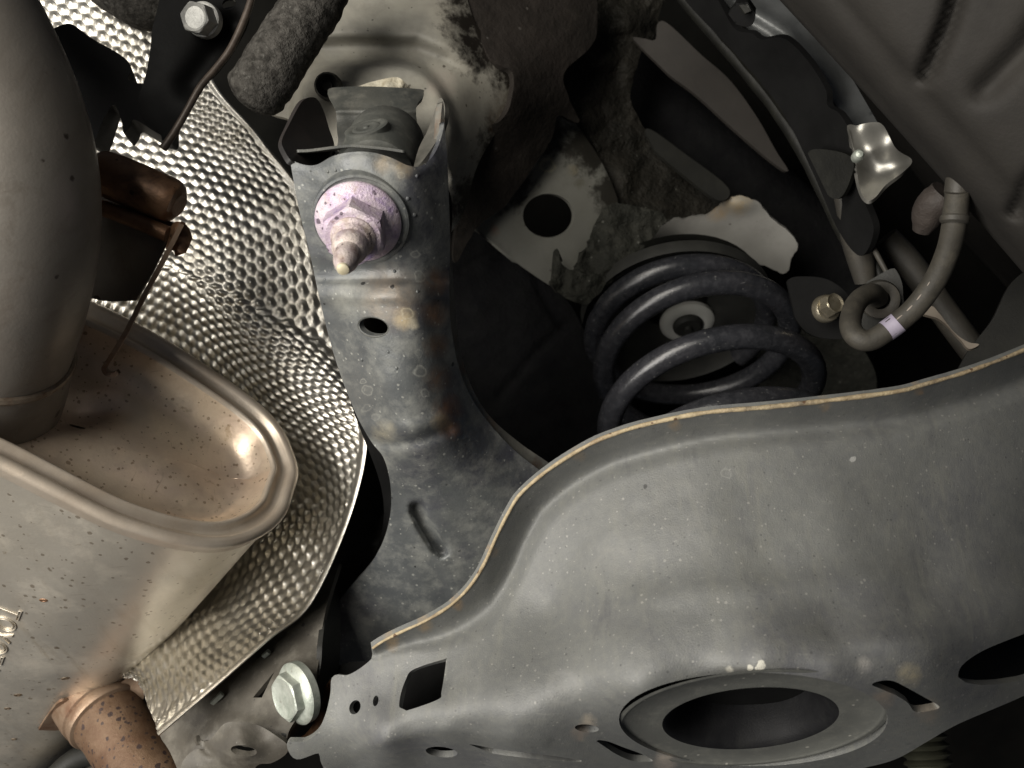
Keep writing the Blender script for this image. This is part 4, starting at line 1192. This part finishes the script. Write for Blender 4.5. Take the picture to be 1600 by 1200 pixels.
lathe('outlet_pipe', ocen, oax, [(.0187 * ks, 0), (.0188 * ks, .006), (.0182 * ks, .012), (.0182 * ks, .15)], M['rust_pipe'], muf, 56)

# ------------------------------------------------------------------ rubber hanger, black hanger bracket
rh = sheet('rubber_hanger', spline([(30, 44), (45, 50), (60, 42), (78, 46), (99, 38), (115, 39), (144, 60), (186, 84), (203, 100), (204, 113), (200, 124), (222, 131), (245, 128), (262, 150), (266, 206), (252, 211), (211, 187), (203, 197), (193, 209), (190, 190), (178, 163), (162, 186), (144, 223), (120, 205), (90, 160), (40, 90)], 4, True),
           [(30, 50, .462), (115, 40, .462), (203, 105, .465), (262, 200, .470), (144, 220, .462), (60, 90, .460)], M['black'], None, step=7, thick=.028,
           relief=lambda x, y: -.004 * np.exp(-(((x - 130) / 45) ** 2 + ((y - 110) / 40) ** 2)))
tag(rh, 'black moulded rubber exhaust hanger block left of the black bracket', 'rubber hanger')
hbk = thing('hanger_bracket', 'matt black exhaust hanger bracket bolted above the heat shield', 'bracket', P(310, 60, .46))
sheet('plate', spline([(255, -40), (255, -40), (249, 0), (238, 45), (235, 75), (229, 112), (223, 132), (215, 160), (225, 190), (248, 205), (258, 228), (272, 205), (291, 171), (312, 132), (339, 102), (362, 70), (387, 20), (396, -40), (396, -40)], 4, True),
      [(255, -40, .452), (396, -40, .462), (235, 75, .450), (360, 70, .460), (255, 228, .455), (300, 130, .452)], M['bracket_black'], hbk, holes=[ellipse(358, 6, 11, 9, -20, 20)], step=6, thick=.004,
      relief=lambda x, y: .006 * np.exp(-(dist_poly(x, y, np.array([(365, 40), (300, 130)])) / 22) ** 2))
tube('rolled_edge', [(399, -45, .460), (391, 5, .4585), (364, 70, .457), (340, 104, .4555), (313, 136, .453), (292, 173, .4515), (271, 209, .4505), (254, 233, .4505)], [.0018, .0019, .0020, .0019, .0019, .0018, .0020, .0022], material('brown_worn_edge', (.055, .042, .034), (.10, .078, .062), .45, .2, 120), hbk, 10, .004)
bx = CV((-.12, -.12, -1))
lathe('washer', P(318, 31, .4545), bx, [(0, .002), (.0075, .002), (.0088, .0014), (.0090, 0), (.0090, -.003)], M['steel_bolt'], hbk, 32)
hex_head('bolt_head', P(317, 32, .4530), CV((-.22, -.18, -1)), .0142, .0085, M['steel_bolt'], hbk, ref=CV((.3, 1, 0)), dish=.0010)

# ------------------------------------------------------------------ fibre sleeves
tag(tube('sleeved_hose', [(520, -60, .452), (498, -10, .450), (470, 35, .448), (436, 88, .446), (408, 132, .446), (396, 152, .447), (390, 161, .448)], [.0145, .0145, .0148, .0150, .0150, .0138, .009], M['fibre'], None, 40, .0012, noise=.035, seed=6,
         radf=lambda t, s: 1 + .02 * np.sin(s * 900) * (.5 + .5 * np.sin(s * 90))), 'thick hose in a fuzzy wrinkled dark sleeve above the aluminium shield', 'hose')
tag(tube('padded_sleeve', [(120, -70, .52), (165, -32, .515), (200, -8, .512), (232, 8, .512), (262, 10, .515)], [.014, .0150, .0150, .0145, .011], M['fibre'], None, 36, .0015, noise=.03, seed=8),
    'short fuzzy grey sleeve at the top edge, left of the black bracket', 'hose')

# ------------------------------------------------------------------ stamped link with its bushing
lk = thing('suspension_link', 'worn dark stamped suspension link with a lilac marked nut', 'suspension arm', P(650, 950, .5))
lk_out = spline([(452, 243), (452, 243), (460, 252), (478, 258), (496, 257), (520, 244), (550, 237.5), (580, 238), (610, 246), (636, 258), (655, 260), (672, 249), (684, 230), (692, 205), (694, 190), (694, 190), (699, 250), (702, 330), (703, 400), (702, 460), (706, 520), (722, 590), (752, 645), (800, 700), (850, 740), (850, 740), (850, 900), (760, 960), (620, 1040), (520, 1060), (515, 1000), (515, 1000), (524, 952), (545, 920), (580, 880), (600, 842), (610, 802), (611, 770), (607, 740), (598, 713), (580, 690), (560, 655), (545, 620), (530, 580), (515, 530), (500, 470), (485, 400), (470, 340), (460, 290)], 5, True)
lk_ctrl = [(452, 243, .392), (560, 245, .380), (650, 262, .383), (694, 195, .398), (702, 330, .408), (470, 340, .405), (580, 350, .394), (650, 350, .395), (500, 470, .425), (585, 430, .409), (585, 470, .409), (590, 520, .414), (660, 440, .408), (703, 450, .426), (660, 520, .414),
           (530, 580, .440), (600, 600, .424), (670, 600, .426), (722, 590, .446), (575, 680, .452), (640, 685, .438), (690, 670, .440), (760, 650, .470), (611, 770, .474), (680, 760, .466), (770, 740, .474), (600, 842, .492), (690, 830, .485), (800, 800, .488), (530, 950, .520), (640, 930, .508), (760, 900, .505), (850, 760, .495)]


def lk_relief(x, y):
    r = .0022 * np.tanh((438 - y) / 7) * ((x > 480) & (x < 705)) * sstep((y - 395) / 30) * sstep((480 - y) / 20)
    r = r + np.interp(y, [430, 437, 446, 470, 520], [0, .0015, .0002, -.0012, 0])
    crease = np.array([(575, 688), (610, 694), (650, 690), (700, 672)])
    r += .0030 * np.exp(-(dist_poly(x, y, crease) / 9) ** 2) - .0016 * np.exp(-(dist_poly(x, y - 0, crease - np.array([0, 22])) / 12) ** 2)
    slot = np.array([(652, 795), (660, 815), (676, 842), (690, 858)])
    r += .0085 * sstep((13.5 - dist_poly(x, y, slot)) / 5)
    # rolled lip along the top edge
    top = np.array([(452, 245), (478, 258), (496, 257), (520, 244), (550, 238), (580, 238), (610, 246), (636, 258), (655, 260), (672, 249)])
    r += .0012 * sstep((9 - dist_poly(x, y, top)) / 9)
    r += .0004 * fbm(x, y, 81, .05, 3)
    return r


lbo = sheet('link_body', lk_out, lk_ctrl, M['link'], lk, holes=[ellipse(584, 510, 23, 14.5, 10, 30)], step=5, thick=.0032, relief=lk_relief)
hole_p = ellipse(584, 510.5, 24, 15.5, 10, 40)
hole_d = tps(lk_ctrl)(hole_p[:, 0], hole_p[:, 1]) + lk_relief(hole_p[:, 0], hole_p[:, 1])
V, fcx = sweep(np.vstack([P(hole_p[:, 0], hole_p[:, 1], hole_d + .0006), P(hole_p[:1, 0], hole_p[:1, 1], hole_d[:1] + .0006)]), .0006, 8, caps=False)
link_mesh('hole_lip', V, fcx, M['tab'], lbo)
# inner back wall painted black, for the shade seen through the hole
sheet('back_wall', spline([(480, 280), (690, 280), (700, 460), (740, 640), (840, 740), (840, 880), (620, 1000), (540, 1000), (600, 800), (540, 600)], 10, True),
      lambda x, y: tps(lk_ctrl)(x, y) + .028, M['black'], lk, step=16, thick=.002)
# right hand flange with its open seam
fl_out = spline([(681, 252), (686, 215), (690, 170), (693, 162), (697, 230), (703, 340), (707, 420), (712, 480), (718, 540), (735, 600), (765, 650), (812, 692), (868, 732), (880, 760), (840, 752), (800, 722), (755, 672), (722, 610), (706, 540), (700, 470), (694, 400), (686, 330)], 4, True)
sheet('side_flange', fl_out, lambda x, y: tps(lk_ctrl)(np.minimum(x, 880), y) + .0040 + 0 * x, M['flange'], lk, step=5, thick=.004, relief=lambda x, y: .0004 * fbm(x, y, 83, .06, 3))
sheet('seam_slot', spline([(703, 446), (707, 445), (710, 474), (705, 475)], 3, True), lambda x, y: tps(lk_ctrl)(x, y) + .0058, M['black'], lk, step=4, thick=.0008)
# tabs at the bushing end
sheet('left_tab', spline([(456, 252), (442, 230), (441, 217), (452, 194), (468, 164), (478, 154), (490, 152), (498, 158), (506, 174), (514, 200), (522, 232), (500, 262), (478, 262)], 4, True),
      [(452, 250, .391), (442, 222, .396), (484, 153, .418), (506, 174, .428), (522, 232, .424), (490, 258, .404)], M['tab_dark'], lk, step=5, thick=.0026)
sheet('top_tab', spline([(514, 152), (512, 144), (520, 137), (576, 135), (654, 139), (662, 144), (661, 152), (653, 161), (650, 175), (655, 214), (658, 240), (540, 240), (528, 214), (525, 176), (519, 162)], 3, True),
      [(520, 138, .452), (590, 136, .450), (660, 144, .453), (524, 174, .440), (590, 174, .438), (650, 174, .441), (528, 215, .447), (590, 215, .446), (656, 215, .449), (590, 240, .450)], M['tab'], lk, step=4.5, thick=.0026,
      relief=lambda x, y: -.0015 * np.exp(-((y - 174) / 3) ** 2))
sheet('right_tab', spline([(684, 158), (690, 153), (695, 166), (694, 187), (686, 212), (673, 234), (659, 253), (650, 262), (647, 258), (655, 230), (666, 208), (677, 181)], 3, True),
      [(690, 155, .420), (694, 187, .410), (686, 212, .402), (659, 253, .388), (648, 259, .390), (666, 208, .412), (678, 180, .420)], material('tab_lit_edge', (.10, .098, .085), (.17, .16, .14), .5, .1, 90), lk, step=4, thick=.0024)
lip_f = spline([(464, 238), (485, 237), (520, 232.5), (545, 230), (568, 231), (606, 235), (632, 239)], 4)
Afr = P(lip_f[:, 0], lip_f[:, 1], .385 + 0 * lip_f[:, 0]); Bfr = P(lip_f[:, 0] + 2, lip_f[:, 1] + 4, .420 + 0 * lip_f[:, 0])
gl = np.stack([Afr + t * (Bfr - Afr) for t in np.linspace(0, 1, 6)], 0)
grid_mesh('washer_plate', gl, M['tab'], lk, thick=.0011)
sheet('gap_shade', spline([(460, 238), (632, 240), (640, 262), (470, 262)], 5, True), lambda x, y: .424 + 0 * x, M['black'], lk, step=10, thick=.001)  # black sheet that paints the shade of the open gap
# bushing (rubber cylinder lying along the bolt)
ax_bolt = CV((0.0, -.58, -.81))
bcen = P(592, 262, .412)
bsh = lathe('bushing', bcen, ax_bolt, [(0, .014), (.014, .014), (.0178, .012), (.0190, .008), (.0192, -.020), (.0186, -.032), (.0150, -.038), (0, -.038)], M['bush'], lk, 56)
brad = CV((-.22, .79, -.57))
lathe('bushing_badge', bcen + ax_bolt * -.001 + brad * .0186, brad, [(.0106, -.006), (.0102, .0007), (.0092, .0011), (.0080, .0009), (.0066, .0006), (.0058, .0010), (.0045, .0010), (.0038, .0006), (.0015, .0007), (.001, .0013), (0, .0013)], M['bush'], bsh, 40, sx=1.0)
# washer, flanged nut, threaded end
nc = P(565, 342, .3925)
lathe('cam_washer', nc, ax_bolt, [(.0218, -.004), (.0218, .0012), (.0213, .0022), (.0203, .0025), (.0198, .0018), (.0190, .0018), (.010, .0018)], M['link'], lk, 64, wob=.006, seed=3)
nb = nc + ax_bolt * .002 + CV((1, 0, 0)) * -.0012 + CV((0, 1, 0)) * -.0005
nfl = lathe('nut_flange', nb, ax_bolt, [(.0188, -.002), (.0190, .0008), (.0184, .0018), (.0160, .0032), (.0132, .0050), (.009, .0056)], M['nut'], lk, 64)
hex_head('nut_hex', nb + ax_bolt * .0030, ax_bolt, .0246, .0125, M['nut'], nfl, ref=CV((-.55, .8, -.4)))
lathe('nut_crown', nb + ax_bolt * .0145, ax_bolt, [(.0098, 0), (.0096, .0018), (.0086, .0028), (.0076, .0030)], M['nut2'], nfl, 40)
thr = []
for k in range(4):
    h0 = .0155 + k * .0017
    thr += [(.0079, h0), (.0081, h0 + .0004), (.0066, h0 + .0009), (.0066, h0 + .0012)]
thr += [(.0077, .0228), (.0076, .0262), (.0066, .0290), (.0056, .0300), (.0054, .0345), (.0050, .0375), (.0040, .0405), (.0030, .0425), (.0026, .0432)]
ben = lathe('bolt_end', nb, ax_bolt, thr, M['nut2'], lk, 36, crease=40)
lathe('bolt_tip', nb, ax_bolt, [(.0027, .0430), (.0025, .0440), (.0012, .0446), (0, .0446)], M['nut_tip'], ben, 20)
for (x, y, r) in ((513, 268, 2.4), (525, 266, 2.4), (651, 275, 2.6), (637, 310, 3.0), (647, 336, 3.2), (617, 424, 2.4), (508, 437, 2.4), (652, 456, 2.2), (566, 562, 2.6), (607, 550, 2.2), (620, 575, 2.6)):
    dd_ = float(tps(lk_ctrl)(np.array([x]), np.array([y]))[0] + lk_relief(np.array([float(x)]), np.array([float(y)]))[0])
    rr = r * dd_ / F
    lathe('blister', P(x, y, dd_ + .0002), CV((.15, -.5, -.85)), [(rr * 1.3, 0), (rr, rr * .55), (rr * .5, rr * .85), (0, rr * .9)], M['link'], lbo, 12, crease=None)

# dark bracing arm seen through the gap left of the link
tag(sheet('inner_brace', spline([(512, 905), (512, 905), (540, 860), (575, 830), (600, 800), (612, 770), (618, 800), (600, 860), (570, 905), (540, 945), (525, 1000), (525, 1000), (505, 1000), (505, 1000)], 5, True), [(512, 905, .545), (612, 770, .53), (570, 880, .535), (520, 1000, .53)], M['liner'], None, step=7, thick=.003,
         relief=lambda x, y: -.004 * np.exp(-(dist_poly(x, y, np.array([(520, 905), (550, 870), (580, 850)])) / 8) ** 2)), 'dark brace glimpsed between heat shield and suspension link', 'brace')

# ------------------------------------------------------------------ subframe mount, lower left
mt = thing('subframe_mount', 'dusty stamped subframe mount with pale zinc bolt', 'mount', P(400, 1150, .47))
mo = spline([(530, 880), (530, 880), (512, 940), (503, 985), (500, 1010), (498, 1034), (491, 1066), (483, 1090), (465, 1120), (452, 1141), (447, 1157), (438, 1157), (416, 1150), (380, 1150), (340, 1160), (310, 1200), (300, 1260), (300, 1260), (268, 1180), (250, 1148), (262, 1120), (400, 985), (470, 920), (500, 880), (500, 880)], 5, True)
sheet('plate', mo, [(520, 890, .500), (498, 1034, .470), (450, 1145, .452), (400, 1090, .468), (300, 1160, .480), (420, 1000, .490), (200, 1200, .50), (470, 1060, .462)], M['mount'], mt,
      holes=[spline([(395, 1090), (395, 1090), (429, 1049), (429, 1049), (415, 1078), (409, 1090), (409, 1090)], 3, True)], step=6, thick=.003,
      relief=lambda x, y: .0005 * fbm(x, y, 101, .05, 3) - .003 * np.exp(-(dist_poly(x, y, np.array([(300, 1165), (352, 1128), (430, 1140)])) / 14) ** 2))
sheet('boss', spline([(309, 1162), (307, 1150), (312, 1149), (316, 1158), (330, 1154), (350, 1131), (372, 1128), (405, 1134), (432, 1150), (449, 1164), (447, 1178), (425, 1192), (400, 1198), (385, 1240), (385, 1240), (285, 1240), (285, 1240), (283, 1196), (303, 1172), (322, 1170)], 4, True),
      [(309, 1160, .452), (350, 1131, .446), (400, 1134, .444), (449, 1168, .442), (380, 1170, .438), (300, 1200, .450), (400, 1200, .446), (330, 1240, .455)], M['mount'], mt, holes=[ellipse(381, 1173, 20.5, 8.5, 8, 24)], step=5, thick=.003,
      relief=lambda x, y: -.002 * np.exp(-(((x - 381) / 34) ** 2 + ((y - 1173) / 17) ** 2)) + .0005 * fbm(x, y, 103, .07, 3) + .003 * np.exp(-(dist_poly(x, y, np.array([(312, 1150), (318, 1168), (330, 1178)])) / 5) ** 2))
sheet('side_plate', spline([(512, 930), (530, 930), (530, 1040), (512, 1064), (507, 1096), (496, 1124), (478, 1148), (455, 1160), (446, 1150), (470, 1118), (488, 1088), (496, 1066), (502, 1034), (504, 1000)], 5, True),
      [(512, 930, .500), (540, 1040, .500), (500, 1110, .480), (452, 1152, .456), (490, 1085, .464), (503, 1010, .474)], M['liner'], mt, step=6, thick=.003)
b_ax = CV((-.68, -.10, -.72))
bc = P(465, 1083, .4555)
lathe('bolt_flange', bc, b_ax, [(.0158, -.003), (.0160, .0010), (.0152, .0020), (.0125, .0036), (.008, .004)], M['zinc'], mt, 48)
hex_head('bolt_head', bc + b_ax * .002, b_ax, .0215, .0065, M['zinc'], mt, ref=CV((.1, 1, -.3)), dish=.0010)
sheet('rusty_washer', spline([(516, 1062), (520, 1075), (519, 1095), (512, 1118), (499, 1142), (480, 1160), (462, 1164), (458, 1158), (478, 1146), (494, 1122), (504, 1096), (508, 1070)], 3, True), [(518, 1065, .468), (512, 1118, .462), (462, 1162, .455), (504, 1096, .472), (478, 1146, .464)], M['rust'], mt, step=4, thick=.006)
for pts in ([(412, 1025, .482), (420, 1018, .481)], [(332, 1098, .478), (341, 1090, .477), (347, 1084, .477)]):
    tube('weld_bead', pts, .0016, M['zinc'], mt, 8, .0008, noise=.2, seed=2)
# dark pipework under the muffler, bottom edge
for pts, r, m_ in (([(70, 1230, .56), (120, 1185, .56), (180, 1175, .55), (260, 1190, .54)], .007, 'liner'), ([(40, 1260, .57), (130, 1200, .58), (240, 1215, .57)], .010, 'mount')):
    tag(tube('brake_pipe' if m_ == 'liner' else 'cross_tube', pts, r, M[m_], None, 14, .006), 'dark thin pipe crossing under the rusty outlet' if m_ == 'liner' else 'grey tube at the bottom edge behind the outlet pipe', 'pipe')

# ------------------------------------------------------------------ lower control arm
arm = thing('lower_control_arm', 'large dusty grey stamped lower control arm with rusty upper edge', 'suspension arm', P(1100, 1180, .42))
edge_top = spline([(582, 1013), (600, 1001), (630, 986), (665, 970), (705, 945), (735, 915), (757, 880), (775, 840), (795, 800), (815, 770), (860, 732), (920, 695), (960, 678), (1010, 663), (1100, 645), (1200, 636), (1300, 625), (1400, 612), (1450, 599), (1520, 578), (1600, 547), (1690, 505), (1860, 425)], 6)
rest = spline([(1860, 425), (1860, 425), (1880, 620), (1870, 860), (1800, 980), (1700, 1035), (1600, 1087), (1500, 1130), (1450, 1158), (1400, 1186), (1345, 1201), (1250, 1222), (1100, 1240), (800, 1260), (600, 1250), (520, 1225), (505, 1199), (500, 1187), (497, 1177), (470, 1186), (458, 1184), (450, 1172), (449, 1160), (462, 1159), (478, 1158), (494, 1146), (508, 1118), (516, 1085), (518, 1060), (528, 1054), (542, 1055), (560, 1046), (579, 1031), (582, 1024)], 6)
arm_out = np.vstack([edge_top, rest[1:]])


def dplate(py, z0=.352, y0=1052, k=1.18):
    c0 = z0 * (1 + k * (600 - y0) / F)
    return c0 / (1 + k * (600 - py) / F)


arm_ctrl = [(590, 1030, .437), (640, 1010, .437), (720, 975, .438), (790, 920, .440), (830, 830, .440), (880, 775, .436), (980, 735, .425), (1120, 695, .418), (1300, 680, .418), (1450, 655, .428), (1600, 605, .448), (1690, 570, .466), (1860, 470, .505), (1860, 850, .490),
            (470, 1170, .438), (520, 1110, .435), (600, 1090, .428), (700, 1060, .421), (800, 1020, .414), (860, 900, .430), (860, 960, .423), (950, 830, .414), (1000, 900, .399), (1100, 800, .401), (1200, 900, .385), (1300, 780, .401), (1450, 800, .412), (1450, 900, .397), (1600, 750, .438), (1600, 870, .424), (1680, 800, .455),
            (600, 1157, .416), (700, 1138, .409), (800, 1152, .400), (860, 1135, .393), (900, 1085, .386), (1000, 1040, .369), (1130, 1000, .366), (1300, 990, .364), (1450, 960, .378), (1600, 930, .408), (950, 1000, .384),
            (1180, 1045, .352), (1300, 1045, .352), (1000, 1085, dplate(1085)), (1180, 1090, dplate(1090)), (1380, 1080, dplate(1080)), (960, 1130, dplate(1130)), (1180, 1140, dplate(1140)), (1400, 1130, dplate(1130)), (1180, 1200, dplate(1200)), (1000, 1200, dplate(1200)), (1350, 1190, dplate(1190)), (1100, 1240, dplate(1240)),
            (1550, 1030, .392), (1650, 1020, .422), (1500, 1080, .388), (1450, 1040, .365), (1600, 1080, .420),
            (860, 1190, .425), (760, 1190, .440), (660, 1185, .442), (560, 1195, .450), (520, 1215, .455), (860, 1250, .47), (640, 1245, .485)]
arm_tps = tps(arm_ctrl)
crest_w = lambda x: np.interp(x, [580, 640, 700, 760, 820, 900, 1000, 1200, 1400, 1600], [15, 28, 46, 58, 56, 54, 58, 52, 58, 56])


def arm_relief(x, y):
    dtop = dist_poly(x, y, edge_top[::2])
    t = dtop / crest_w(x)
    prof = np.interp(t, [0, .12, .5, .72, .86, 1.0, 1.2, 1.5, 2.2], [-.0210, -.0175, -.0045, .0012, .0014, -.0010, -.0026, -.0018, 0])
    k = np.interp(x, [585, 650, 760, 900], [.35, .6, .9, 1.0])
    r = prof * k
    ridge = np.array([(935, 960), (1000, 938), (1080, 925), (1200, 918), (1320, 910), (1450, 888), (1600, 858), (1700, 835)])
    r += -.0016 * np.exp(-(dist_poly(x, y, ridge) / 22) ** 2) * sstep((x - 930) / 120)
    # soft dent left of the pad and raised pressing above it
    r += -.0030 * np.exp(-(((x - 1400) / 110) ** 2 + ((y - 1003) / 24) ** 2))
    r += .0012 * np.exp(-(((x - 815) / 22) ** 2 + ((y - 1092) / 26) ** 2))
    r += -.0015 * np.exp(-(dist_poly(x, y, np.array([(560, 1170), (610, 1157), (660, 1144), (695, 1139), (760, 1149), (850, 1160)])) / 9) ** 2)
    r += .00035 * fbm(x, y, 111, .03, 4)
    return r


pad = ellipse(1177, 1124, 210, 73, 0, 72)
arm_holes = [pad,
             spline([(624, 1105), (626, 1085), (634, 1062), (646, 1046), (694, 1030), (697, 1032), (690, 1080), (684, 1093), (632, 1111)], 3, True),
             ellipse(554.5, 1105, 8.5, 11.5, 22, 18), ellipse(587, 1095, 4.3, 8.6, 10, 14),
             ellipse(917, 1138, 19, 6, 5, 20),
             spline([(932, 1158), (948, 1158), (975, 1168), (1002, 1178), (1020, 1188), (1012, 1190), (985, 1188), (955, 1174)], 3, True),
             ellipse(690, 1175, 25, 8, 6, 22),
             spline([(733, 1163), (780, 1171), (840, 1178), (890, 1185), (910, 1189), (890, 1190), (820, 1184), (765, 1176)], 3, True),
             spline([(1363, 1071), (1375, 1064), (1395, 1064), (1418, 1075), (1445, 1090), (1468, 1104), (1455, 1110), (1430, 1112), (1418, 1098), (1395, 1084)], 3, True),
             spline([(1497, 1058), (1503, 1040), (1530, 1020), (1570, 1002), (1620, 985), (1660, 985), (1670, 1020), (1620, 1055), (1580, 1066), (1535, 1070), (1505, 1065)], 4, True)]
sheet('arm_shell', arm_out, arm_tps, M['arm'], arm, holes=arm_holes, step=6.5, thick=.0032, relief=arm_relief)
ed = arm_tps(edge_top[:, 0], edge_top[:, 1]) + arm_relief(edge_top[:, 0], edge_top[:, 1])
V, fcx = sweep(P(edge_top[:, 0], edge_top[:, 1], ed + .0006), np.interp(edge_top[:, 0], [580, 700, 900, 1300, 1450, 1700], [.0007, .0008, .0010, .0012, .0010, .0009]) * (1 + .12 * fbm(edge_top[:, 0], edge_top[:, 1], 5, .12, 3)), 10)
link_mesh('flange_edge', V, fcx, M['edge'], arm)
# pad recess and funnel-shaped drain hole
a_ax = np.array([0.0, 1.18, 1.0])
pc = np.array([(1172 - 800) / F, (600 - 1132.2) / F, 1.0]) * dplate(1132.2)
Rpad = .0582
pr = [(1.03, .0006), (1.0, .0005), (.990, .0005), (.980, .0008), (.965, .0014), (.74, .0016), (.665, .0018)]
pf = [(.668, .0018), (.640, .0024), (.612, .0046), (.585, .0090), (.565, .016), (.550, .036)]
spad = lathe('spring_pad', C2W(np.array([pc]))[0], CV(a_ax), [(r * Rpad, h) for r, h in pr], M['ring'], arm, 96, crease=None)
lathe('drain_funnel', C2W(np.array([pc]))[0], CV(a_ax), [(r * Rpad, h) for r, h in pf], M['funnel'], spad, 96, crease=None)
# black sheet behind the arm's holes, painted shade for the hollow inside
sheet('cavity_shade', spline([(520, 1050), (640, 1030), (780, 960), (860, 800), (1000, 730), (1300, 690), (1640, 620), (1660, 1000), (1400, 1120), (1000, 1240), (560, 1220)], 14, True),
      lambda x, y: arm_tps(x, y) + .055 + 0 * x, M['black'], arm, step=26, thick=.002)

# striped boot glimpsed in the dark, bottom right
tag(lathe('ribbed_boot', P(1455, 1215, .52), CV((-.05, .9, .35)), [(.004, .03)] + [(.0125 + .0015 * math.sin(k * 1.6), .028 - k * .0012) for k in range(44)], material('olive_dark_rubber', (.022, .022, .012), (.032, .032, .018), .7), None, 24),
    'dark ribbed rubber boot below the right end of the lower arm', 'boot')
